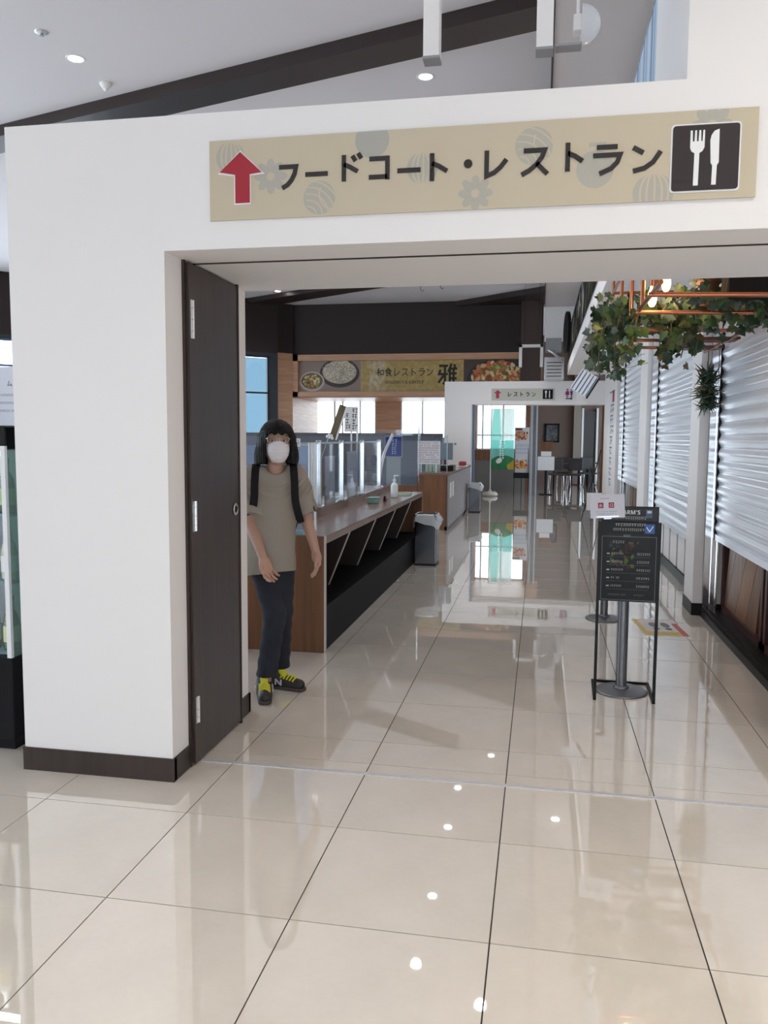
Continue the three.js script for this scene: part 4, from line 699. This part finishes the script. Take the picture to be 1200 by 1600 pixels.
  // planters
  const pot = thing('terracotta_pot', 'brown plant pot standing on the copper frame', 'pot', .93, 2.22, -5.1); part('pot', lathe([[0, 0], [.045, 0], [.06, .12], [.066, .12], [.066, .14], [.052, .14], [.05, .12], [0, .11]]), std(rgb(.12, .05, .028), .7), pot);
  for (let i = 0; i < 26; i++) { const m = part('leaf', ivy, im[[0, 2, 1][i % 3]], pot, rr(-.05, .05), .13 + rnd() * .08, rr(-.05, .05)); m.rotation.set(rr(-1.2, 1.2), rr(0, 6.3), rr(-1, 1)); }
  const pl = thing('planter_box', 'dark planter box at the right end of the copper frame', 'planter', 1.26, 2.22, -4.95); part('box', [span(-.27, .13, .015, .3, -.1, .1, .006)], M.blackMatte, pl); part('soil', span(-.25, .11, .3, .31, -.085, .085), stemM, pl);
  // bulbs
  const bulbGeo = lathe([[0, -.12], [.012, -.118], [.022, -.1], [.027, -.075], [.024, -.045], [.014, -.015], [.013, 0]], 20);
  for (const [x, yy, z, s] of [[.615, 2.33, -5.05, 'lower glowing filament bulb above the ivy'], [.69, 2.415, -5.05, 'upper glowing filament bulb above the ivy']]) {
    const b = thing('filament_bulb', s, 'bulb', x, yy, z, 0, 'filament bulbs on the copper frame');
    part('bulb', bulbGeo, M.bulbGlow, b); part('socket', cyl(.016, .016, .05, 0, .022, 0), M.copper, b); part('cord', rod([0, .04, 0], [0, 2.78 - yy, 0], .004), M.black, b);
    const l = new THREE.PointLight(rgb(1, .62, .28), 0.45, 0, 2); l.position.set(0, -.07, 0); l.castShadow = true; l.name = 'bulb_light'; b.add(l);
  }
}
// ---------------------------------------------------------------- drinks showcase at the left edge
{
  const t = thing('drinks_showcase', 'black glass-sided drinks showcase at the left edge', 'showcase', -2.335, 0, -3.28);
  part('base', [span(-1.1, 0, .05, .44, -.6, 0, .006)], M.blackMatte, t); part('kick', span(-1.08, -.02, 0, .05, -.58, -.03), M.black, t);
  for (let i = 0; i < 7; i++) part('grille_slat', span(-1.0, -.1, .09 + i * .025, .1 + i * .025, 0, .006), M.black, t);
  part('name_plate', span(-.3, -.06, .375, .395, .001, .006), M.steel, t);
  part('header', span(-1.1, 0, 1.38, 1.49, -.6, 0, .006), M.black, t);
  part('side_glass', span(-.012, 0, .44, 1.485, -.6, -.012), phy(rgb(.55, .70, .66), .05, { transmission: .8, thickness: 0 }), t);
  part('corner_strip', span(-.02, .002, .44, 1.40, -.012, .006), M.paper, t);
  part('back_wall', span(-1.1, 0, .44, 1.38, -.6, -.58), M.paper, t); part('left_wall', span(-1.1, -1.08, .44, 1.38, -.6, 0), M.paper, t);
  const glow = part('lamp_tube', rod([-1.05, 1.365, -.06], [-.04, 1.365, -.06], .012), std(rgb(1, 1, 1), .5, { emissive: rgb(.9, 1, 1), emissiveIntensity: 5 }), t); void glow;
  const l = new THREE.RectAreaLight(rgb(.9, 1, 1), 9, 1.0, .03); l.position.set(-.55, 1.35, -.06); l.rotation.x = -Math.PI / 2; l.name = 'showcase_light'; t.add(l);
  for (const y of [.44, .77, 1.08]) part('shelf', span(-1.08, -.014, y, y + .012, -.58, -.05), M.acrylicEdge, t);
  const glassM = [[.10, .16, .06], [.55, .55, .42], [.04, .08, .03], [.6, .62, .6]].map((c) => phy(rgb(...c), .12, { clearcoat: .5 })), lab = [[.72, .70, .40], [.8, .8, .8], [.3, .45, .2], [.7, .55, .2]].map((c) => std(rgb(...c), .6));
  const bg = lathe([[0, 0], [.034, 0], [.036, .008], [.036, .13], [.028, .165], [.013, .19], [.012, .235], [0, .235]], 18), lg = cyl(.0368, .0368, .075, 0, .075, 0, 18, true), cg = cyl(.0145, .0145, .022, 0, .24, 0, 12);
  const names = ['green bottle with a yellow label', 'pale bottle with a white label', 'dark bottle with a green label', 'white bottle with a gold label'];
  [[.452, 'bottom'], [.782, 'middle'], [1.092, 'top']].forEach(([y, sh], j) => { for (let i = 0; i < 4; i++) { const k = (i + j) % 4, b = thing('drink_bottle', names[k] + ' on the ' + sh + ' showcase shelf', 'bottle', -2.335 - .075 - i * .1, y, -3.28 - .11, 0, 'bottles in the drinks showcase'); part('glass', bg, glassM[k], b); part('label', lg, lab[k], b); part('cap', cg, [M.black, M.paper][k % 2], b); } });
  const pop = thing('poster_card', 'white printed card standing on the drinks showcase', 'card', -2.55, 1.625, -3.42);
  part('card', sheet(.6, .27, .006), std(0xffffff, .6, { map: canvasTex(600, 270, (x, w, h) => { x.fillStyle = '#d4d6e0'; x.fillRect(0, 0, w, h); x.strokeStyle = '#33343c'; [...'ムーメー'].forEach((c, i) => drawGlyph(x, c, 440 + i * 36, 62, 28, 28, 3)); for (let i = 0; i < 3; i++) marks(x, 300, 124 + i * 36, 270, 10, '#6a6c78', .8); }) }), pop); part('foot', span(-.3, .3, -.135, -.128, -.04, .04), M.paper, pop);
}
// ---------------------------------------------------------------- the walking person
{
  const smin = (a, b, k) => { const h = Math.max(k - Math.abs(a - b), 0) / k; return Math.min(a, b) - h * h * k * .25; };
  const cap = (p, a, b, ra, rb) => { const bx = b[0] - a[0], by = b[1] - a[1], bz = b[2] - a[2], px = p[0] - a[0], py = p[1] - a[1], pz = p[2] - a[2]; const t = Math.max(0, Math.min(1, (px * bx + py * by + pz * bz) / (bx * bx + by * by + bz * bz))); return Math.hypot(px - bx * t, py - by * t, pz - bz * t) - (ra + (rb - ra) * t); };
  const ell = (p, c, r) => { const x = (p[0] - c[0]) / r[0], y = (p[1] - c[1]) / r[1], z = (p[2] - c[2]) / r[2], k = Math.hypot(x, y, z); return (k - 1) * Math.min(...r) * (k > 1 ? 1 : 1); };
  function nets(f, lo, hi, cell) {        // surface nets
    const n = [0, 1, 2].map((i) => Math.ceil((hi[i] - lo[i]) / cell) + 1), val = new Float32Array(n[0] * n[1] * n[2]), q = [0, 0, 0];
    for (let k = 0, o = 0; k < n[2]; k++) for (let j = 0; j < n[1]; j++) for (let i = 0; i < n[0]; i++, o++) { q[0] = lo[0] + i * cell; q[1] = lo[1] + j * cell; q[2] = lo[2] + k * cell; val[o] = f(q); }
    const sx = 1, sy = n[0], sz = n[0] * n[1], id = new Int32Array(val.length).fill(-1), pos = [], idx = [], cor = [0, sx, sy, sx + sy, sz, sx + sz, sy + sz, sx + sy + sz];
    const E = [[0, 1], [2, 3], [4, 5], [6, 7], [0, 2], [1, 3], [4, 6], [5, 7], [0, 4], [1, 5], [2, 6], [3, 7]];
    for (let k = 0; k < n[2] - 1; k++) for (let j = 0; j < n[1] - 1; j++) for (let i = 0; i < n[0] - 1; i++) {
      const o = i + j * sy + k * sz; let m = 0; for (let c = 0; c < 8; c++) if (val[o + cor[c]] < 0) m |= 1 << c; if (m === 0 || m === 255) continue;
      let X = 0, Y = 0, Z = 0, cnt = 0;
      for (const [a, b] of E) { const va = val[o + cor[a]], vb = val[o + cor[b]]; if ((va < 0) === (vb < 0)) continue; const t = va / (va - vb); X += (a & 1) + ((b & 1) - (a & 1)) * t; Y += ((a >> 1) & 1) + (((b >> 1) & 1) - ((a >> 1) & 1)) * t; Z += ((a >> 2) & 1) + (((b >> 2) & 1) - ((a >> 2) & 1)) * t; cnt++; }
      id[o] = pos.length / 3; pos.push(lo[0] + (i + X / cnt) * cell, lo[1] + (j + Y / cnt) * cell, lo[2] + (k + Z / cnt) * cell);
    }
    const quad = (a, b, c, d, flip) => { if (a < 0 || b < 0 || c < 0 || d < 0) return; if (flip) idx.push(a, c, b, a, d, c); else idx.push(a, b, c, a, c, d); };
    for (let k = 1; k < n[2] - 1; k++) for (let j = 1; j < n[1] - 1; j++) for (let i = 1; i < n[0] - 1; i++) {
      const o = i + j * sy + k * sz, s = val[o] < 0;
      if (s !== val[o + sx] < 0) quad(id[o - sy - sz], id[o - sz], id[o], id[o - sy], !s);
      if (s !== val[o + sy] < 0) quad(id[o - sx - sz], id[o - sx], id[o], id[o - sz], !s);
      if (s !== val[o + sz] < 0) quad(id[o - sx - sy], id[o - sy], id[o], id[o - sx], !s);
    }
    const nor = new Float32Array(pos.length), e = cell * .5;
    for (let i = 0; i < pos.length; i += 3) { const p = [pos[i], pos[i + 1], pos[i + 2]], g = [0, 1, 2].map((a) => { const u = [...p], v = [...p]; u[a] += e; v[a] -= e; return f(u) - f(v); }), l = Math.hypot(...g) || 1; for (let a = 0; a < 3; a++) nor[i + a] = g[a] / l; }
    const g = new THREE.BufferGeometry(); g.setAttribute('position', new THREE.Float32BufferAttribute(pos, 3)); g.setAttribute('normal', new THREE.BufferAttribute(nor, 3)); g.setAttribute('uv', new THREE.Float32BufferAttribute(new Float32Array(pos.length / 3 * 2), 2)); g.setIndex(idx); return g;
  }
  // joints; x to the picture's right, z towards the camera
  const J = { pel: [-.01, .80, 0], chest: [-.005, 1.13, .0], neck: [.005, 1.27, .0], head: [.012, 1.42, .02],
    sA: [-.145, 1.245, .015], eA: [-.135, .985, .06], wA: [-.065, .80, .185], sB: [.135, 1.245, -.01], eB: [.172, 1.0, -.03], wB: [.225, .815, .04],
    hA: [-.082, .79, .01], kA: [-.004, .46, .12], aA: [-.056, .085, .07], hB: [.036, .79, -.01], kB: [.036, .46, .03], aB: [.018, .10, -.10] };
  const bodyF = (p) => {
    let d = cap(p, J.pel, J.chest, .07, .06); d = smin(d, cap(p, [-.09, 1.2, 0], [.08, 1.2, -.005], .045, .045), .04); d = smin(d, cap(p, J.chest, J.neck, .06, .045), .03); d = smin(d, cap(p, [0, 1.24, -.005], [.008, 1.36, .0], .046, .044), .03);
    d = smin(d, cap(p, J.sA, J.eA, .046, .037), .05); d = smin(d, cap(p, J.eA, J.wA, .037, .024), .012); d = smin(d, cap(p, J.sB, J.eB, .046, .037), .05); d = smin(d, cap(p, J.eB, J.wB, .037, .024), .012);
    for (const s of ['A', 'B']) { d = smin(d, cap(p, J['h' + s], J['k' + s], .06, .045), .05); d = smin(d, cap(p, J['k' + s], J['a' + s], .042, .03), .015); }
    return d;
  };
  const headF = (p) => {
    const h = J.head; let d = ell(p, [h[0], h[1] + .01, h[2] - .012], [.078, .105, .092]); d = smin(d, ell(p, [h[0] + .006, h[1] - .055, h[2] + .022], [.052, .058, .058]), .05);
    d = smin(d, cap(p, [h[0] + .008, h[1] + .01, h[2] + .078], [h[0] + .009, h[1] - .022, h[2] + .092], .008, .012), .02);
    for (const s of [-1, 1]) { d = smin(d, ell(p, [h[0] + s * .078, h[1] - .005, h[2] - .005], [.012, .03, .018]), .01); d = Math.max(d, -ell(p, [h[0] + .006 + s * .032, h[1] + .010, h[2] + .092], [.02, .012, .012])); }
    return smin(d, cap(p, [.005, 1.27, -.005], [.01, 1.37, .005], .047, .045), .03);
  };
  // a hand: palm from the wrist along dir, fingers curled a little
  function handF(w, dir, side, thumbSide) {
    const D = V(...dir).normalize(), S = V(...side).normalize(), N = D.clone().cross(S).normalize(), at = (a, b, c) => [w[0] + D.x * a + S.x * b + N.x * c, w[1] + D.y * a + S.y * b + N.y * c, w[2] + D.z * a + S.z * b + N.z * c];
    const list = []; const lens = [.066, .074, .069, .054];
    lens.forEach((L, i) => { const b = (i - 1.5) * .0185, c = .004 * i; list.push([at(.075, b, 0), at(.075 + L * .45, b * 1.08, .006 + c), .0088, .0082], [at(.075 + L * .45, b * 1.08, .006 + c), at(.075 + L * .78, b * 1.06, .022 + c), .0082, .0076], [at(.075 + L * .78, b * 1.06, .022 + c), at(.075 + L * .95, b, .04 + c), .0076, .0066]); });
    const t = thumbSide; list.push([at(.022, t * .022, .004), at(.055, t * .045, .018), .0115, .0098], [at(.055, t * .045, .018), at(.085, t * .05, .03), .0098, .0078]);
    return (p) => { let d = cap(p, w, at(.04, 0, 0), .023, .026); d = smin(d, cap(p, at(.03, -.018, 0), at(.078, -.024, 0), .016, .0125), .02); d = smin(d, cap(p, at(.03, .018, 0), at(.078, .024, 0), .016, .0125), .02); d = smin(d, cap(p, at(.05, 0, 0), at(.078, 0, 0), .017, .0125), .02); for (const [a, b, r0, r1] of list) d = smin(d, cap(p, a, b, r0, r1), .005); return d; };
  }
  const around = (w, r) => [[w[0] - r, w[1] - r * 1.6, w[2] - r], [w[0] + r, w[1] + r * .6, w[2] + r]];
  const hA = handF(J.wA, [.30, -.92, .22], [.75, .2, -.6], -1), hB = handF(J.wB, [.16, -.97, .1], [.25, .1, .95], 1);
  const skin = phy(rgb(.46, .27, .20), .5, { sheen: .2, sheenColor: rgb(.6, .3, .2) });
  const root = thing('person', 'person in olive T-shirt, jeans and white face mask walking past the door', 'person', -1.455, 0, -4.40, .31);
  const bA = around(J.wA, .125), bB = around(J.wB, .125);
  const bodyGeo = join([nets(bodyF, [-.26, .04, -.22], [.30, 1.40, .3], .009), nets(headF, [-.11, 1.24, -.12], [.13, 1.56, .16], .005), nets(hA, bA[0], bA[1], .0035), nets(hB, bB[0], bB[1], .0035)]);
  part('body', bodyGeo, skin, root);
  // shirt
  const shirtF = (p) => {
    const y = p[1], t = Math.max(0, Math.min(1, (y - .68) / .55)), w = .146 - .014 * Math.sin(t * 3.1) + .014 * t, dz = .132 - .028 * t;
    const fold = .0035 * Math.sin(p[0] * 46 + y * 17) * (1 - t) + .003 * Math.sin(y * 60 + p[0] * 18) * t + (y > 1.1 && y < 1.23 && p[2] > 0 ? .0045 * Math.sin((y - p[0] * p[0] * 4) * 150) * Math.sin((y - 1.1) / .13 * Math.PI) : 0);
    const cx = -.032 + .026 * t, sh = y > 1.16 ? (y - 1.16) : 0; let d = (Math.hypot((p[0] - cx) / Math.max(.03, w - sh * .55), (p[2] - .004 + (y - .95) * .03) / Math.max(.03, dz - sh * .35)) - 1) * .105;
    d = Math.max(d, y - 1.275);
    d = smin(d, cap(p, [-.12, 1.215, .01], [.11, 1.215, -.005], .062, .062), .06);
    const sl = (a, e) => { const dir = [e[0] - a[0], e[1] - a[1], e[2] - a[2]], l = Math.hypot(...dir), u = dir.map((v) => v / l), s = (p[0] - a[0]) * u[0] + (p[1] - a[1]) * u[1] + (p[2] - a[2]) * u[2]; return Math.max(cap(p, a, e, .066, .077), s - l * .86); };
    d = smin(d, sl([-.13, 1.22, .012], J.eA), .035); d = smin(d, sl([.12, 1.22, -.008], [.178, .985, -.025]), .035);
    d += fold; d = Math.max(d, .685 + .02 * Math.sin(p[0] * 9 + 1.2) - y);
    const nk = ell(p, [.008, 1.308, .055], [.066, .066, .08]); d = Math.max(d, -nk);
    return d;
  };
  const shirtTex = std(rgb(.30, .265, .225), .92);
  const shirt = part('shirt', nets(shirtF, [-.25, .66, -.2], [.29, 1.32, .2], .0085), shirtTex, root); shirt.userData.label = 'loose olive beige T-shirt';
  part('sleeve_print', [tube([[.214, 1.06, .03], [.222, 1.04, .045], [.235, 1.035, .04], [.24, 1.05, .02]], .005, 12, 6)], std(rgb(.10, .08, .03), .8), shirt);
  // jeans
  const jeansF = (p) => { let d = ell(p, [-.026, .80, 0], [.122, .11, .10]); for (const s of ['A', 'B']) { const a = J['a' + s], e = [a[0], .075, a[2]]; d = smin(d, cap(p, J['h' + s], J['k' + s], .080, .060), .03); d = smin(d, cap(p, J['k' + s], e, .060, .058), .015); } d += .0025 * Math.sin(p[1] * 70 + p[0] * 30) * (p[1] < .6 ? 1 : .3); return Math.max(d, .112 - p[1], p[1] - .86); };
  part('jeans', nets(jeansF, [-.2, .06, -.22], [.2, .9, .24], .0085), std(rgb(.011, .014, .025), .85), root);
  // hair: bob with fringe
  const hairF = (p) => {
    const h = J.head, x = p[0] - h[0], y = p[1], z = p[2] - h[2], a = Math.atan2(x, z), str = .0016 * Math.sin(a * 46 + y * 14) + .0012 * Math.sin(a * 91 + 2);
    let d = ell(p, [h[0], 1.435, h[2] - .014], [.101, .112, .113]);
    const k = Math.max(0, Math.min(1, (1.43 - y) / .15)), cur = (Math.hypot((x + .004 * k) / (.102 + .022 * Math.sin(k * 2.5)), (z + .022) / (.100 + .008 * Math.sin(k * 2.5))) - 1) * .1;
    d = smin(d, Math.max(cur, y - 1.45, 1.302 + .006 * Math.cos(a * 2) - y), .02);
    d = Math.max(d, -(Math.max(Math.abs(x - .008) - (.068 - .02 * Math.max(0, y - 1.40) * 10), .022 - z, y - 1.462 - .006 * Math.sin(x * 160))));
    d = Math.max(d, -Math.max(Math.abs(x) - .05, Math.abs(z + .0) - .055, y - 1.36));
    return d + str;
  };
  part('hair', nets(hairF, [-.13, 1.265, -.16], [.155, 1.57, .16], .0052), phy(rgb(.007, .006, .0065), .5, { specularIntensity: .35 }), root);
  // mask
  const maskF = (p) => {
    const h = J.head, x = p[0] - h[0] - .008, y = p[1], z = p[2] - h[2]; const o = ell(p, [h[0] + .007, 1.380, h[2] + .013], [.068, .090, .100]);
    let d = Math.max(o, -(o + .006)); const half = .062 - .028 * Math.max(0, (1.36 - y) / .055); d = Math.max(d, Math.abs(x) - half, y - 1.416 - .008 * Math.cos(x * 40), 1.306 + .012 * Math.abs(x) * 8 - y, .02 - z);
    return d + .0009 * Math.sin(y * 330);
  };
  const mask = part('face_mask', nets(maskF, [-.08, 1.29, .02], [.1, 1.44, .14], .004), std(rgb(.74, .72, .76), .8), root); mask.userData.label = 'white pleated face mask';
  for (const s of [-1, 1]) part('ear_loop', tube([[.02 + s * .055, 1.405, .085], [.012 + s * .078, 1.415, .045], [.012 + s * .084, 1.42, .01]], .0016, 12, 6), M.paper, mask);
  // glasses and eyes
  const gl = part('glasses', [-1, 1].map((s) => tube([[-.024, .013], [0, .016], [.024, .012], [.025, -.008], [0, -.015], [-.024, -.01]].map(([a, b]) => [J.head[0] + .008 + s * .033 + a, 1.432 + b, J.head[2] + .098 - Math.abs(a + s * .033) * .25]), .0014, 30, 6, true)), M.steel, root);
  part('temple', [-1, 1].map((s) => rod([J.head[0] + .008 + s * .06, 1.438, J.head[2] + .085], [J.head[0] + s * .092, 1.438, J.head[2] + .01], .0024)), M.chrome, gl);
  for (const s of [-1, 1]) { const g = new THREE.SphereGeometry(.0105, 14, 10); g.scale(1.25, .6, .6); const e = part('eye', g, std(rgb(.5, .46, .44), .2), root, J.head[0] + .007 + s * .032, 1.430, J.head[2] + .0795); const i = new THREE.SphereGeometry(.0052, 12, 8); part('iris', i, M.black, e, .001, -.0005, .0045); part('brow', rod([-.013, .017, .004], [.012, .019, .003], .0022), M.black, e); }
  // backpack
  const bp = part('backpack', span(-.13, .13, .90, 1.22, -.26, -.12, .04), M.blackMatte, root);
  for (const s of [-1, 1]) { const x = s * .104; const pts = [[x * .9, 1.22, -.12], [x * .98, 1.292, -.02], [x * 1.0, 1.275, .056], [x * 1.04, 1.20, .102], [x * 1.08, 1.10, .118], [x * 1.3, 1.0, .07], [x * 1.42, .96, -.06]].map((q) => V(...q)); const c = new THREE.CatmullRomCurve3(pts), pos = [], idx = [], n = 40;
    for (let i = 0; i <= n; i++) { const q = c.getPoint(i / n), tg = c.getTangent(i / n), sd = V(1, 0, 0).addScaledVector(tg, -tg.x).normalize(), nm = tg.clone().cross(sd).normalize(); for (const [u, v] of [[-.021, -.004], [.021, -.004], [.021, .004], [-.021, .004]]) pos.push(q.x + sd.x * u + nm.x * v, q.y + sd.y * u + nm.y * v, q.z + sd.z * u + nm.z * v); if (i < n) for (let k = 0; k < 4; k++) { const A = i * 4 + k, B = i * 4 + (k + 1) % 4; idx.push(A, B, A + 4, B, B + 4, A + 4); } }
    const g = new THREE.BufferGeometry(); g.setAttribute('position', new THREE.Float32BufferAttribute(pos, 3)); g.setIndex(idx); g.computeVertexNormals(); g.setAttribute('uv', new THREE.Float32BufferAttribute(new Float32Array(pos.length / 3 * 2), 2)); part('strap', g, M.blackMatte, bp); }
  // shoes
  const shoe = (label, ax, az, ang, lift) => {
    const g = part('shoe', nets((p) => { const x = p[0], y = p[1], z = p[2]; let d = cap(p, [0, .045, -.055], [0, .032, .12], .043, .034); d = smin(d, cap(p, [0, .05, -.045], [0, .10, -.05], .042, .038), .03); return Math.max(d, .012 - y); }, [-.07, 0, -.13], [.07, .16, .19], .006), std(rgb(.022, .016, .020), .6), root, ax, lift, az);
    g.rotation.y = ang; g.userData.label = label;
    part('sole', nets((p) => Math.max(cap([p[0], 0, p[2]], [0, 0, -.055], [0, 0, .125], .046, .038), p[1] - .02, -p[1]), [-.07, -.006, -.13], [.07, .03, .19], .006), std(rgb(.05, .035, .035), .7), g);
    const lm = std(rgb(.55, .52, .02), .6); for (let i = 0; i < 5; i++) part('lace', tube([[-.03, .066 - i * .003, .012 + i * .02], [0, .091 - i * .0045, .018 + i * .02], [.03, .066 - i * .003, .024 + i * .02]], .0055, 8, 6), lm, g);
    part('tongue', nets((p) => cap(p, [0, .075, .02], [0, .115, -.005], .02, .024), [-.05, .04, -.05], [.05, .16, .06], .006), lm, g);
    for (const s of [-1, 1]) { const N = [[-.018, -.016], [-.018, .016], [.018, -.016], [.018, .016]]; const w = (a) => [s * .0455, .046 + a[1], .008 + a[0]]; part('letter_patch', [rod(w(N[0]), w(N[1]), .0052, 6), rod(w(N[1]), w(N[2]), .0052, 6), rod(w(N[2]), w(N[3]), .0052, 6)], std(rgb(.42, .42, .46), .5), g); }
  };
  shoe('dark sneaker with yellow laces and grey letter patch, turned to the right', .03, -.055, 1.0, 0); shoe('dark sneaker with yellow laces, stepping forward', -.064, .10, .05, .002);
}
renderer.render(scene, camera);
